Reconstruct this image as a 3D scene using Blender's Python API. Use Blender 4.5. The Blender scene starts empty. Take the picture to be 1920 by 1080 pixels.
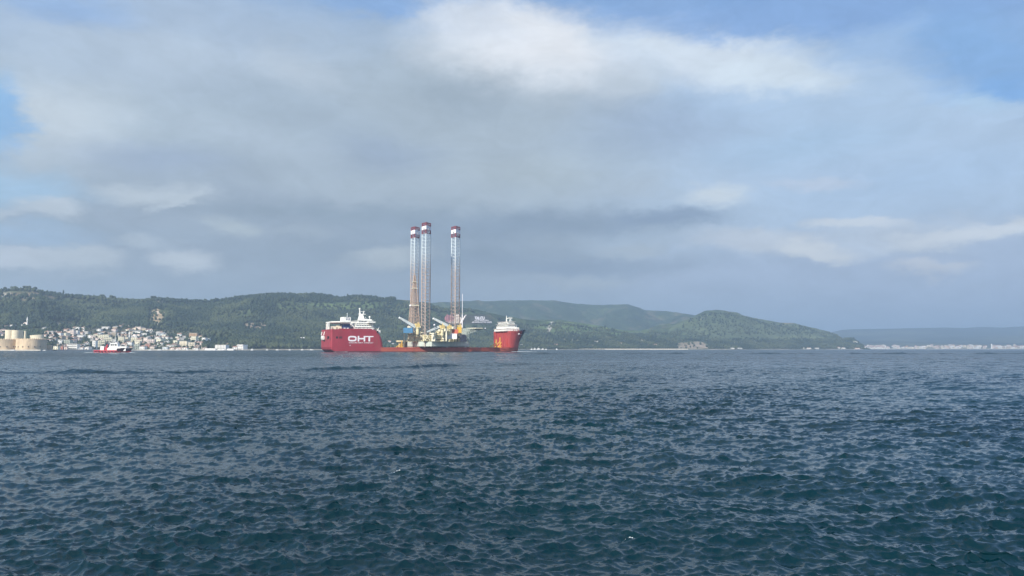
import bpy, math, random
import numpy as np
from math import sin, cos, pi, radians
random.seed(7); RNG = np.random.default_rng(7)
SC = bpy.context.scene

# ------------------------------------------------------------------ camera
F = 1450.0; HY = 654.0; CAMH = 3.0
PITCH = math.atan((HY - 540) / F)
cam_d = bpy.data.cameras.new("camera"); cam = bpy.data.objects.new("camera", cam_d)
SC.collection.objects.link(cam); SC.camera = cam
cam_d.sensor_width = 36; cam_d.lens = F / 1920 * 36
cam_d.clip_start = 0.2; cam_d.clip_end = 60000
cam.location = (0, 0, CAMH); cam.rotation_euler = (pi / 2 + PITCH, 0, 0)
cp, sp_ = cos(PITCH), sin(PITCH)
def ray(px, py):
    a = (px - 960) / F; b = (540 - py) / F
    return np.array([a, cp - b * sp_, sp_ + b * cp])
def at(px, py, Y):
    d = ray(px, py); k = Y / d[1]
    return (d[0] * k, Y, CAMH + d[2] * k)
def azk(px):            # tangent of azimuth of a column near the horizon
    d = ray(px, HY); return d[0] / d[1]
def zat(py, Y):         # height of a pixel row at depth Y
    return at(960, py, Y)[2]

# ------------------------------------------------------------------ exposure
SC.view_settings.view_transform = 'Standard'; SC.view_settings.look = 'None'
SC.view_settings.gamma = 1; SC.view_settings.exposure = 0.37
SC.cycles.volume_bounces = 1; SC.cycles.max_bounces = 6; SC.cycles.transparent_max_bounces = 12

# ------------------------------------------------------------------ sun
SUN_AZ = radians(-150); SUN_EL = radians(34)
sd = (sin(SUN_AZ) * cos(SUN_EL), cos(SUN_AZ) * cos(SUN_EL), sin(SUN_EL))
from mathutils import Vector, Matrix
sl = bpy.data.lights.new("sun", 'SUN'); sl.energy = 5.0; sl.angle = radians(0.5); sl.color = (1, .93, .82)
so = bpy.data.objects.new("sun", sl); SC.collection.objects.link(so)
so.rotation_euler = Vector(sd).to_track_quat('Z', 'Y').to_euler(); so.location = (-200, -200, 300)

# ------------------------------------------------------------------ sky with clouds (by direction)
W = bpy.data.worlds.new("World"); SC.world = W; W.use_nodes = True
nt = W.node_tree; nt.nodes.clear()
def N(tree, t, **k):
    n = tree.nodes.new(t)
    for a, v in k.items(): setattr(n, a, v)
    return n
def lin(c, g=1.0):             # sRGB 0..255 -> linear
    r = []
    for v in c:
        v = v / 255.0; r.append(v / 12.92 if v <= .04045 else ((v + .055) / 1.055) ** 2.4)
    return r
L = nt.links.new
wo = N(nt, 'ShaderNodeOutputWorld'); bg = N(nt, 'ShaderNodeBackground'); bg.inputs[1].default_value = 0.1
sky = N(nt, 'ShaderNodeTexSky'); sky.sky_type = 'NISHITA'; sky.sun_disc = False
sky.sun_elevation = SUN_EL; sky.sun_rotation = SUN_AZ; sky.air_density = 1.0; sky.dust_density = 1.0; sky.ozone_density = 1.5
tc = N(nt, 'ShaderNodeTexCoord')
def noise(tree, vec, scale, detail=4, rough=.5, dist=0, fac=True):
    n = tree.nodes.new('ShaderNodeTexNoise'); n.inputs['Scale'].default_value = scale
    n.inputs['Detail'].default_value = detail; n.inputs['Roughness'].default_value = rough
    n.inputs['Distortion'].default_value = dist
    if vec is not None: tree.links.new(vec, n.inputs['Vector'])
    return n.outputs['Fac'] if fac else n.outputs['Color']
def mth(tree, op, a, b=None, c=None, clamp=False):
    n = tree.nodes.new('ShaderNodeMath'); n.operation = op; n.use_clamp = clamp
    for i, v in enumerate((a, b, c)):
        if v is None: continue
        if isinstance(v, (int, float)): n.inputs[i].default_value = v
        else: tree.links.new(v, n.inputs[i])
    return n.outputs[0]
def vmth(tree, op, a, b=None):
    n = tree.nodes.new('ShaderNodeVectorMath'); n.operation = op
    for i, v in enumerate((a, b)):
        if v is None: continue
        if isinstance(v, (tuple, list)): n.inputs[i].default_value = v
        else: tree.links.new(v, n.inputs[i])
    return n.outputs['Value'] if op in ('LENGTH', 'DOT_PRODUCT') else n.outputs[0]
def mixc(tree, fac, a, b, mode='MIX'):
    n = tree.nodes.new('ShaderNodeMix'); n.data_type = 'RGBA'; n.blend_type = mode
    for s, v in ((n.inputs[0], fac), (n.inputs[6], a), (n.inputs[7], b)):
        if isinstance(v, (int, float)): s.default_value = v
        elif isinstance(v, (tuple, list)): s.default_value = (*v[:3], 1)
        else: tree.links.new(v, s)
    return n.outputs[2]
def ramp(tree, fac, a, b, smooth=True, lo=0, hi=1):
    n = tree.nodes.new('ShaderNodeMapRange'); n.interpolation_type = 'SMOOTHSTEP' if smooth else 'LINEAR'
    tree.links.new(fac, n.inputs[0])
    for i, v in ((1, a), (2, b), (3, lo), (4, hi)): n.inputs[i].default_value = v
    return n.outputs[0]
D = tc.outputs['Generated']
sx = N(nt, 'ShaderNodeSeparateXYZ'); L(D, sx.inputs[0])
AZ = mth(nt, 'ARCTAN2', sx.outputs[0], sx.outputs[1]); EL = mth(nt, 'ARCSINE', sx.outputs[2])
cb = N(nt, 'ShaderNodeCombineXYZ'); L(AZ, cb.inputs[0]); L(EL, cb.inputs[1]); UV = cb.outputs[0]
# stretched coordinate for cloud texture (flatter towards the horizon)
st = vmth(nt, 'MULTIPLY', UV, (1.0, 2.2, 1.0))
wn1 = vmth(nt, 'SUBTRACT', noise(nt, st, 5.0, 3, .55, 0, False), (.5, .5, .5))
wn2 = vmth(nt, 'SUBTRACT', noise(nt, st, 19.0, 5, .6, 0, False), (.5, .5, .5))
WUV = vmth(nt, 'ADD', UV, vmth(nt, 'MULTIPLY', wn1, (.10, .045, 0)))
WUV = vmth(nt, 'ADD', WUV, vmth(nt, 'MULTIPLY', wn2, (.060, .028, 0)))
wn3 = vmth(nt, 'SUBTRACT', noise(nt, st, 70.0, 5, .65, 0, False), (.5, .5, .5))
WUV = vmth(nt, 'ADD', WUV, vmth(nt, 'MULTIPLY', wn3, (.030, .016, 0)))
def azel(px, py):
    d = ray(px, py); d = d / np.linalg.norm(d)
    return math.atan2(d[0], d[1]), math.asin(d[2])
# clear sky, lightened by thin high veil
veil = ramp(nt, noise(nt, st, 3.0, 6, .6, .4), .35, .75)
clear = mixc(nt, 1.0, sky.outputs[0], (1.0, 1.0, 1.0), 'MULTIPLY')
blue = mixc(nt, ramp(nt, EL, .02, .46), [10 * v for v in lin((170, 188, 212))], [10 * v for v in lin((122, 163, 216))])
base = mixc(nt, .86, clear, blue)
base = mixc(nt, mth(nt, 'MULTIPLY', veil, .12), base, [10 * v for v in lin((200, 212, 226))])
col = base
# (px, py, rx, ry, rot_deg, colour, strength, softness inner fraction)
BL = [
 (430, 330, 760, 330, -6, (170, 186, 200), 1.0, .55),
 (700, 480, 900, 190, 0, (153, 168, 184), 1.0, .5),
 (980, 300, 480, 260, 8, (166, 181, 194), .95, .45),
 (1650, 330, 560, 250, 0, (176, 198, 222), .85, .35),
 (1500, 170, 330, 110, 12, (172, 196, 222), .75, .3),
 (250, 40, 420, 110, 0, (168, 187, 210), .75, .3),
 (1700, 540, 600, 120, 0, (165, 182, 206), .9, .3),
 # bright top cloud
 (990, 95, 270, 100, 8, (218, 225, 233), 1.0, .2),
 (1000, 75, 170, 66, 8, (226, 230, 236), .8, .2),
 (880, 40, 150, 50, 12, (206, 216, 229), .7, .1),
 (1310, 95, 250, 70, 12, (208, 220, 232), .95, .3),
 (1450, 140, 130, 38, 15, (206, 220, 232), .9, .3),
 (1190, 165, 90, 55, 0, (196, 208, 218), .6, .0),
 (570, 130, 100, 42, 20, (184, 197, 210), .8, .0),
 (330, 110, 280, 65, -4, (182, 197, 213), .65, .0),
 (110, 215, 115, 95, 0, (196, 208, 218), .9, .0),
 (110, 120, 140, 60, -20, (172, 190, 210), .5, .0),
 # grey shading
 (560, 200, 300, 70, 12, (161, 178, 195), .65, .0),
 (725, 285, 140, 50, 5, (148, 165, 187), .75, .0),
 (870, 180, 230, 50, 4, (152, 168, 183), .7, .0),
 (1240, 235, 200, 70, 5, (154, 174, 200), .75, .0),
 (290, 290, 160, 36, 0, (154, 172, 198), .6, .0),
 (470, 255, 200, 36, 12, (172, 187, 203), .5, .0),
 (1000, 330, 190, 55, 0, (172, 186, 195), .75, .0),
 (1190, 350, 100, 40, 0, (170, 184, 197), .6, .0),
 (620, 345, 230, 26, 0, (168, 183, 196), .7, .0),
 # dark bank
 (640, 402, 360, 34, 0, (141, 158, 174), .85, .0),
 (1010, 422, 420, 40, -2, (134, 152, 172), .9, .05),
 (1240, 408, 120, 24, 0, (132, 152, 178), .7, .2),
 (900, 480, 360, 60, 2, (131, 148, 166), .85, .0),
 (600, 485, 280, 44, 0, (142, 158, 174), .7, .0),
 (1090, 505, 300, 26, 0, (133, 151, 172), .7, .0),
 (200, 440, 200, 26, 0, (150, 167, 184), .6, .0),
 # blue gaps on the left
 (0, 215, 42, 70, 0, (136, 179, 222), .95, .2),
 (30, 352, 130, 46, 0, (158, 190, 217), .9, .2),
 (40, 440, 130, 26, 0, (156, 182, 208), .8, .0),
 (120, 8, 120, 40, 0, (142, 173, 214), .8, .1),
 # blue gaps on top and right
 (705, 0, 120, 28, 0, (134, 168, 213), .95, .3),
 (1230, 2, 130, 22, 0, (134, 168, 214), .95, .3),
 (1560, 20, 420, 42, 4, (132, 167, 215), .95, .35),
 (1830, 100, 150, 85, 25, (130, 170, 217), .95, .3),
 (1890, 165, 110, 28, 0, (125, 171, 224), .8, .2),
 (1500, 270, 200, 45, 0, (165, 193, 221), .8, .0),
 (1760, 330, 300, 60, 0, (169, 195, 224), .7, .0),
 # small clouds on the left
 (115, 395, 56, 26, 0, (184, 196, 207), 1, .35),
 (10, 402, 36, 12, 0, (182, 194, 206), .7, .2),
 (290, 363, 95, 26, 0, (186, 198, 208), .9, .15),
 (345, 380, 36, 14, -40, (186, 198, 208), .8, .2),
 (445, 430, 50, 22, 10, (174, 187, 195), .85, .1),
 (270, 458, 50, 14, 0, (176, 189, 201), .7, .2),
 (352, 490, 62, 21, 0, (190, 200, 209), .9, .15),
 (30, 484, 60, 22, -5, (193, 203, 214), .95, .35),
 (130, 487, 72, 28, 0, (184, 195, 204), .9, .3),
 (720, 487, 105, 26, -8, (176, 187, 194), .9, .2),
 (1180, 468, 70, 20, 0, (165, 179, 192), .9, .2),
 (1090, 533, 110, 16, 0, (166, 179, 190), .8, .1),
 (560, 440, 60, 14, 0, (160, 175, 188), .7, .1),
 # small clouds on the right
 (1345, 360, 76, 26, 0, (200, 212, 222), .95, .12),
 (1530, 337, 90, 14, 5, (188, 203, 223), .9, .2),
 (1430, 450, 170, 32, 3, (191, 202, 215), .95, .3),
 (1540, 466, 75, 22, 10, (210, 217, 223), 1, .35),
 (1700, 448, 160, 38, 0, (188, 201, 216), .8, .2),
 (1620, 417, 90, 14, 8, (202, 212, 223), .95, .3),
 (1860, 437, 140, 20, -6, (206, 215, 224), .95, .3),
 (1740, 503, 64, 17, 5, (194, 202, 213), .95, .3),
 (1830, 190, 70, 24, 10, (182, 208, 230), .7, .1),
 (1900, 210, 60, 18, -10, (180, 204, 230), .7, .1),
 (1640, 65, 90, 32, -15, (156, 186, 222), .7, .1),
 (500, 620, 1200, 95, 0, (140, 158, 174), .75, .0),
 (1700, 640, 700, 110, 0, (160, 180, 206), .75, .1),
]
# soft puffy breakup of the cloud shading
puff = noise(nt, st, 11.0, 6, .58, .6)
for (px, py, rx, ry, rot, c, s, inner) in BL:
    a, e = azel(px, py)
    m = N(nt, 'ShaderNodeMapping', vector_type='TEXTURE'); L(WUV, m.inputs[0])
    m.inputs['Location'].default_value = (a, e, 0); m.inputs['Rotation'].default_value = (0, 0, radians(-rot))
    sc_ = cos(a) * F
    m.inputs['Scale'].default_value = (rx / sc_, ry / F, 1)
    ln = vmth(nt, 'LENGTH', m.outputs[0])
    f = ramp(nt, ln, 1.18, inner, True, 0, s)
    col = mixc(nt, f, col, [10 * v for v in lin(c)])
# the part of the sky outside the view: broken cloud
back = ramp(nt, noise(nt, vmth(nt, 'MULTIPLY', D, (1, 1, 2)), 2.4, 7, .58, .3), .42, .62)
side = mth(nt, 'ABSOLUTE', AZ)
backc = mixc(nt, back, base, [10 * v for v in lin((188, 199, 211))])
far = mth(nt, 'MAXIMUM', ramp(nt, side, .75, 1.1), ramp(nt, EL, .50, .75))
col = mixc(nt, far, col, backc)
# gentle streaks and puffs in the cloud cover
fine = noise(nt, vmth(nt, 'ADD', st, vmth(nt, 'MULTIPLY', wn1, (.3, .3, 0))), 26.0, 7, .62, .4)
pv = mth(nt, 'MULTIPLY', ramp(nt, puff, .3, .7, True, .955, 1.045), ramp(nt, fine, .3, .7, False, .965, 1.04))
col = mixc(nt, 1.0, col, (1, 1, 1), 'MULTIPLY')
vm = N(nt, 'ShaderNodeVectorMath', operation='SCALE'); L(col, vm.inputs[0]); L(mth(nt, 'MULTIPLY', pv, .85), vm.inputs[3])
L(vm.outputs[0], bg.inputs[0]); L(bg.outputs[0], wo.inputs[0])
W.cycles.sampling_method = 'MANUAL'; W.cycles.sample_map_resolution = 512

# ------------------------------------------------------------------ helpers
def link(o):
    SC.collection.objects.link(o); return o
def tagp(o, label=None, cat=None, group=None, kind=None):
    if label: o['label'] = label
    if cat: o['category'] = cat
    if group: o['group'] = group
    if kind: o['kind'] = kind
    return o
def thing(name, label, cat, loc=(0, 0, 0), rz=0, group=None):
    o = bpy.data.objects.new(name, None); o.empty_display_size = .5
    o.location = loc; o.rotation_euler = (0, 0, rz); link(o)
    return tagp(o, label, cat, group)
MATS = {}
def mat(name, c, rough=.6, var=.12, vs=.4, metal=0, spec=.4, stain=None, ss=.15, zf=None):
    if name in MATS: return MATS[name]
    m = bpy.data.materials.new(name); m.use_nodes = True; t = m.node_tree
    b = t.nodes['Principled BSDF']; b.inputs['Roughness'].default_value = rough
    b.inputs['Metallic'].default_value = metal; b.inputs['Specular IOR Level'].default_value = spec
    g = t.nodes.new('ShaderNodeNewGeometry'); n = noise(t, g.outputs['Position'], vs, 5, .6)
    f = ramp(t, n, .3, .7, False)
    lo = [v * (1 - var) for v in c]; hi = [min(1, v * (1 + var)) for v in c]
    cc = mixc(t, f, lo, hi)
    if stain:
        mp = t.nodes.new('ShaderNodeMapping'); t.links.new(g.outputs['Position'], mp.inputs[0])
        mp.inputs['Scale'].default_value = (1, 1, .22)
        s2 = ramp(t, noise(t, mp.outputs[0], ss, 6, .65, .5), .50, .72)
        cc = mixc(t, mth(t, 'MULTIPLY', s2, .75), cc, stain)
        mp2 = t.nodes.new('ShaderNodeMapping'); t.links.new(g.outputs['Position'], mp2.inputs[0]); mp2.inputs['Scale'].default_value = (1, 1, .06)
        s3 = ramp(t, noise(t, mp2.outputs[0], 1.1, 4, .6), .54, .72)
        cc = mixc(t, mth(t, 'MULTIPLY', s3, .65), cc, [v * .8 for v in stain])
    if zf:
        sz = t.nodes.new('ShaderNodeSeparateXYZ'); t.links.new(g.outputs['Position'], sz.inputs[0])
        cc = mixc(t, ramp(t, sz.outputs[2], zf[1], zf[2]), cc, zf[0])
    t.links.new(cc, b.inputs['Base Color'])
    MATS[name] = m; return m
class MB:
    """collects boxes, tubes, prisms; build() links them as one mesh object"""
    def __init__(s): s.v = []; s.f = []
    def add(s, vs, fs):
        o = len(s.v); s.v += [tuple(map(float, v)) for v in vs]; s.f += [tuple(i + o for i in f) for f in fs]; return s
    def box(s, x0, x1, y0, y1, z0, z1):
        s.add([(x0, y0, z0), (x1, y0, z0), (x1, y1, z0), (x0, y1, z0), (x0, y0, z1), (x1, y0, z1), (x1, y1, z1), (x0, y1, z1)],
              [(0, 3, 2, 1), (4, 5, 6, 7), (0, 1, 5, 4), (1, 2, 6, 5), (2, 3, 7, 6), (3, 0, 4, 7)]); return s
    def tube(s, p, q, r, n=5, r2=None):
        p = Vector(p); q = Vector(q); d = (q - p)
        if d.length < 1e-6: return s
        d.normalize(); u = d.orthogonal().normalized(); w = d.cross(u); r2 = r if r2 is None else r2
        vs = [p + (u * cos(2 * pi * i / n) + w * sin(2 * pi * i / n)) * r for i in range(n)]
        vs += [q + (u * cos(2 * pi * i / n) + w * sin(2 * pi * i / n)) * r2 for i in range(n)]
        fs = [(i, (i + 1) % n, n + (i + 1) % n, n + i) for i in range(n)] + [tuple(range(n - 1, -1, -1)), tuple(range(n, 2 * n))]
        return s.add(vs, fs)
    def prism(s, poly, z0, z1, poly2=None):
        n = len(poly); poly2 = poly2 or poly
        vs = [(x, y, z0) for x, y in poly] + [(x, y, z1) for x, y in poly2]
        return s.add(vs, [(i, (i + 1) % n, n + (i + 1) % n, n + i) for i in range(n)] + [tuple(range(n - 1, -1, -1)), tuple(range(n, 2 * n))])
    def loft(s, rings, cap=True):
        n = len(rings[0]); vs = [p for r in rings for p in r]; fs = []
        for k in range(len(rings) - 1):
            for i in range(n):
                j = (i + 1) % n; fs.append((k * n + i, k * n + j, (k + 1) * n + j, (k + 1) * n + i))
        if cap: fs += [tuple(range(n - 1, -1, -1)), tuple(range((len(rings) - 1) * n, len(rings) * n))]
        return s.add(vs, fs)
    def lathe(s, cx, cy, prof, n=20):
        return s.loft([[(cx + r * cos(2 * pi * i / n), cy + r * sin(2 * pi * i / n), z) for i in range(n)] for r, z in prof])
    def ball(s, c, r, n=10, m=6):
        return s.lathe(c[0], c[1], [(max(.02 * r, r * sin(pi * k / m)), c[2] - r * cos(pi * k / m)) for k in range(m + 1)], n)
    def build(s, name, m, parent=None, off=(0, 0, 0), smooth=False, loc=None):
        me = bpy.data.meshes.new(name)
        vs = [(a - off[0], b - off[1], c - off[2]) for a, b, c in s.v]
        me.from_pydata(vs, [], s.f); me.materials.append(m)
        if smooth: me.polygons.foreach_set('use_smooth', [True] * len(me.polygons))
        me.update(); o = link(bpy.data.objects.new(name, me))
        if parent: o.parent = parent
        if loc: o.location = loc
        return o
def fast_mesh(name, V, Fq, m, smooth=True, attr=None):
    """V (n,3) float array, Fq (k,4) or (k,3) int array"""
    me = bpy.data.meshes.new(name); w = Fq.shape[1]
    me.vertices.add(len(V)); me.vertices.foreach_set('co', np.ascontiguousarray(V, dtype=np.float32).ravel())
    me.loops.add(Fq.size); me.loops.foreach_set('vertex_index', np.ascontiguousarray(Fq, dtype=np.int32).ravel())
    me.polygons.add(len(Fq)); me.polygons.foreach_set('loop_start', np.arange(0, Fq.size, w, dtype=np.int32))
    if smooth: me.polygons.foreach_set('use_smooth', np.ones(len(Fq), dtype=bool))
    if attr is not None:
        a = me.color_attributes.new('Col', 'FLOAT_COLOR', 'POINT'); a.data.foreach_set('color', np.ascontiguousarray(attr, dtype=np.float32).ravel())
    me.update(calc_edges=True); me.validate(); me.materials.append(m)
    return link(bpy.data.objects.new(name, me))
def grid_faces(nr, nc):
    i = np.arange(nr - 1)[:, None] * nc + np.arange(nc - 1)[None, :]
    return np.stack([i, i + 1, i + nc + 1, i + nc], -1).reshape(-1, 4)

# ------------------------------------------------------------------ sea
def wave_tile(Lm, n, seed, lam0, lam1, wind=radians(84), spread=4.5, peak=None, amp=1.0, slope=3.6):
    """random directional sea on a periodic tile; returns height and horizontal shifts"""
    r = np.random.default_rng(seed)
    k1 = 2 * pi * np.fft.fftfreq(n, Lm / n); kx, ky = np.meshgrid(k1, k1, indexing='ij')
    k = np.hypot(kx, ky); k[0, 0] = 1
    kp = 2 * pi / peak
    S = np.exp(-1.0 * (kp / k) ** 2) * k ** (-slope)
    ang = np.arctan2(ky, kx) - wind
    dirn = np.abs(np.cos(ang / 2)) ** (2 * spread) + .035
    lam = 2 * pi / k
    S = S * dirn ** 2 * (lam < lam1) * (lam > lam0); S[0, 0] = 0
    h = np.sqrt(S) * (r.normal(size=k.shape) + 1j * r.normal(size=k.shape))
    f = lambda a: np.real(np.fft.ifft2(a))
    z = f(h); s = amp / z.std(); dx = f(1j * kx / k * h); dy = f(1j * ky / k * h)
    return np.stack([z * s, dx * s, dy * s], -1).astype(np.float32)
def sample_tile(T, Lm, X, Y, rot=0):
    n = T.shape[0]; c, s = cos(rot), sin(rot)
    u = ((X * c + Y * s) / Lm * n) % n; v = ((-X * s + Y * c) / Lm * n) % n
    i = u.astype(int) % n; j = v.astype(int) % n; a = (u - np.floor(u))[..., None].astype(np.float32); b = (v - np.floor(v))[..., None].astype(np.float32)
    i1 = (i + 1) % n; j1 = (j + 1) % n
    R = (T[i, j] * (1 - a) + T[i1, j] * a) * (1 - b) + (T[i, j1] * (1 - a) + T[i1, j1] * a) * b
    return R[..., 0], R[..., 1] * c - R[..., 2] * s, R[..., 1] * s + R[..., 2] * c
TA = wave_tile(43.0, 1024, 1, .16, 4.0, peak=1.4, amp=.0235, slope=3.5)
TB = wave_tile(23.0, 1024, 5, .09, 1.6, peak=.45, amp=.0105, wind=radians(80), spread=1.6)
TC = wave_tile(390.0, 1024, 9, 2.6, 40, peak=5.2, amp=.052, wind=radians(50), slope=4.2)
def wakes(X, Y):
    """two low wake ridges left by passing ships"""
    z = np.zeros_like(X)
    for pts, w, hgt, sd in (([(-95, 96), (-52, 93), (-42, 93.5), (-34, 101), (-15, 121), (-10, 132), (8, 150)], 1.15, .62, 3),
                        ([(-20, 430), (0, 440), (130, 450), (330, 455), (500, 450)], 2.6, 1.0, 8)):
        P = np.array(pts, float); yc = np.interp(X, P[:, 0], P[:, 1], left=1e6, right=1e6)
        mod = .55 + .45 * np.sin(X * .21 * 8 / (sd + 2) + sd) * np.sin(X * .093 * 8 / (sd + 2) + 2 * sd)
        d = (Y - yc) / w; z = z + hgt * np.clip(mod, .12, 1) * np.exp(-d * d) * (1 - .0 * d)
    return z
def sea(X, Y):
    r = np.hypot(X, Y)
    gust = np.clip(.92 + .34 * np.sin(X * .021 + 1.3 + .8 * np.sin(Y * .011)) * np.sin(Y * .017 + .4) + .20 * np.sin(X * .07 + Y * .05) + .16 * np.sin(X * .33 - Y * .21 + 1.1 * np.sin(X * .11)), .35, 1.5)
    za, xa, ya = sample_tile(TA, 43.0, X, Y, .15)
    zb, xb, yb = sample_tile(TB, 23.0, X, Y, -.35)
    zc, xc, yc = sample_tile(TC, 390.0, X, Y, 0)
    fa = gust * np.clip(1.35 - r / 420, 0, 1); fb = gust * np.clip(1.2 - r / 110, 0, 1); fc = np.clip(1.5 - r / 1500, 0, 1)
    return (za * fa + zb * fb + zc * fc + wakes(X, Y),
            1.0 * (xa * fa + xb * fb + xc * fc), 1.0 * (ya * fa + yb * fb + yc * fc))
def build_sea():
    rows = [3.0]; d = 3.0
    while d < 12300:
        if d < 7: st_ = .35
        elif d < 60: st_ = max(.035, d * d / (F * .533 * CAMH) * .55); st_ = min(st_, .13)
        elif d < 250: st_ = .13 + (d - 60) * .0028
        elif d < 1100: st_ = .66 + (d - 250) * .008
        else: st_ = 8 + (d - 1100) * .05
        d += st_; rows.append(d)
    rows = np.array(rows)
    fine = np.linspace(-.66, .66, 1350)
    left = np.linspace(-pi, -.70, 26); az = np.concatenate([left, fine, np.linspace(.70, pi, 26)])
    R, A = np.meshgrid(rows, az, indexing='ij'); X = R * np.sin(A); Y = R * np.cos(A)
    z, dx, dy = sea(X, Y); keep = (np.abs(A) < .661) * (R > 6.5)
    V = np.stack([X + dx * keep, Y + dy * keep, z * keep], -1).reshape(-1, 3)
    Fq = grid_faces(len(rows), len(az))
    V = np.vstack([V, [[0, 0, 0]]]); n = len(az)
    cen = np.stack([np.arange(n - 1), np.full(n - 1, len(V) - 1), np.full(n - 1, len(V) - 1), np.arange(1, n)], -1)
    print('sea verts', len(V), 'rows', len(rows))
    m = bpy.data.materials.new('sea_water'); m.use_nodes = True; t = m.node_tree; b = t.nodes['Principled BSDF']
    g = t.nodes.new('ShaderNodeNewGeometry'); P = g.outputs['Position']
    dist = vmth(t, 'LENGTH', vmth(t, 'MULTIPLY', P, (1, 1, 0)))
    c = mixc(t, ramp(t, noise(t, P, .05, 3), .3, .7), (.0008, .0145, .022), (.0012, .020, .028))
    t.links.new(c, b.inputs['Base Color']); b.inputs['IOR'].default_value = 1.333
    b.inputs['Specular IOR Level'].default_value = .5
    t.links.new(ramp(t, dist, 30, 900, False, .02, .2), b.inputs['Roughness'])
    # ripples: fine ones near, coarser chop for the open water
    mp = t.nodes.new('ShaderNodeMapping'); t.links.new(P, mp.inputs[0]); mp.inputs['Scale'].default_value = (.55, 1, 1); mp.inputs['Rotation'].default_value = (0, 0, .3)
    n1 = noise(t, mp.outputs[0], 9.0, 3, .6); n2 = noise(t, mp.outputs[0], .75, 6, .62); n3 = noise(t, mp.outputs[0], .12, 4, .55)
    b1 = t.nodes.new('ShaderNodeBump'); t.links.new(n1, b1.inputs['Height']); b1.inputs['Distance'].default_value = .006
    t.links.new(ramp(t, dist, 15, 80, False, .8, 0), b1.inputs['Strength'])
    b2 = t.nodes.new('ShaderNodeBump'); t.links.new(n2, b2.inputs['Height']); b2.inputs['Distance'].default_value = 1.15
    t.links.new(mth(t, 'MULTIPLY', ramp(t, dist, 40, 350, False, 0, 1.0), ramp(t, noise(t, vmth(t, 'MULTIPLY', P, (.35, 1, 1)), .012, 4, .6), .35, .65, True, .55, 1.1)), b2.inputs['Strength']); t.links.new(b1.outputs[0], b2.inputs['Normal'])
    b3 = t.nodes.new('ShaderNodeBump'); t.links.new(n3, b3.inputs['Height']); b3.inputs['Distance'].default_value = 3.0
    t.links.new(ramp(t, dist, 300, 1200, False, 0, .5), b3.inputs['Strength']); t.links.new(b2.outputs[0], b3.inputs['Normal'])
    t.links.new(b3.outputs[0], b.inputs['Normal'])
    o = fast_mesh('sea', V, np.vstack([Fq, ]), m); o['kind'] = 'structure'
    # quay water close under the camera
    ang = np.linspace(-pi, pi, 60)
    mb = MB(); mb.add([(0, 0, -.02)] + [(3.3 * sin(a), 3.3 * cos(a), -.02) for a in ang[:-1]], [(0, 1 + (i + 1) % 59, 1 + i) for i in range(59)])
    q = mb.build('sea_inshore', m); q['kind'] = 'structure'
build_sea()
# ------------------------------------------------------------------ land
PX = np.array([-500,-200, 0, 60, 100, 140, 250, 400, 480, 560, 640, 740, 850, 950,1050,1130,1200,1270,1320,1400,1500,1560,1600,1630,1660,1800.])
def T(*v): return np.array(v, float)
shoreD = T(1180,1200,1255,1262,1300,1380,1480,1500,1600,1700,1800,1900,2100,2300,2450,2550,2650,2800,2900,3050,3250,3350,3400,3420,3450,3500)
yl     = T( 640, 642, 640, 640, 642, 645, 644, 645, 646, 648, 648, 648, 648, 648, 648, 649, 649, 648, 646, 647, 648, 647, 649, 654, 662, 670)
ym     = T( 612, 612, 612, 610, 607, 607, 611, 624, 622, 612, 612, 622, 625, 625, 626, 628, 632, 632, 630, 632, 636, 639, 644, 655, 668, 680)
def mk(tab, cols):
    t = np.array(tab, float); return np.interp(cols, t[:, 0], t[:, 1])
crest = [(-500,545),(-200,540),(0,540),(20,538),(60,538),(75,543),(95,547),(130,550),(150,551),(185,553),(230,558),(250,559),(300,557),(350,559),(390,560),
 (430,555),(480,551),(540,549),(600,549),(615,554),(640,558),(665,556),(700,558),(727,565),(760,569),(800,573),(870,579),(930,587),(1000,597),(1045,601),(1080,602),
 (1130,610),(1160,616),(1200,619),(1230,616),(1270,608),(1300,599),(1320,592),(1333,589),(1360,585),(1386,587),(1407,592),(1439,599),(1466,602),(1492,604),(1514,610),
 (1537,615),(1554,621),(1570,629),(1579,637),(1600,641),(1614,646),(1624,656),(1700,675),(1800,690)]
crestD = [(-500,2100),(0,2150),(250,2350),(600,2700),(740,2850),(900,3050),(1100,3350),(1250,3700),(1360,3900),(1500,4000),(1579,4050),(1600,3800),(1800,3800)]
back = [(-500,590),(400,585),(600,575),(700,567),(727,566),(790,567),(840,568),(890,566),(940,564),(1010,563),(1038,563),(1060,567),(1075,570),(1120,572),(1150,572),
 (1178,572),(1195,576),(1210,582),(1250,583),(1270,585),(1300,590),(1340,600),(1450,625),(1560,648),(1640,672),(1800,690)]
backD = [(-500,3300),(400,3500),(740,4300),(1000,5200),(1200,5400),(1300,5000),(1800,5000)]
cols = np.concatenate([np.arange(-500, 1700, 3.0)])
K = (cols - 960) / (F * cp + 0)   # lateral tangent near the horizon
K = np.array([azk(c) for c in cols])
def shp(py, Yd): # vectorised pixel-row -> height
    b = (540 - py) / F; return CAMH + (sp_ + b * cp) / (cp - b * sp_) * Yd
sD = np.interp(cols, PX, shoreD); L1 = sD + 150; L2 = sD + 420; cD = mk(crestD, cols); bD = mk(backD, cols)
z_l = shp(np.interp(cols, PX, yl), L1); z_m = shp(np.interp(cols, PX, ym), L2)
z_c = shp(mk(crest, cols), cD) - np.interp(cols, [600, 760, 1560, 1600], [10, 3, 5, 0]); z_b = shp(mk(back, cols), bD)
land = (cols < 1620).astype(float)
kn_D = np.stack([sD - 60, sD, sD + 6, sD + 45, L1, L2, .5 * (L2 + cD), cD, cD + .45 * (bD - cD), bD, bD + 900, bD + 2500])
sh_z = np.where(land > 0, 1.6, -3)
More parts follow.
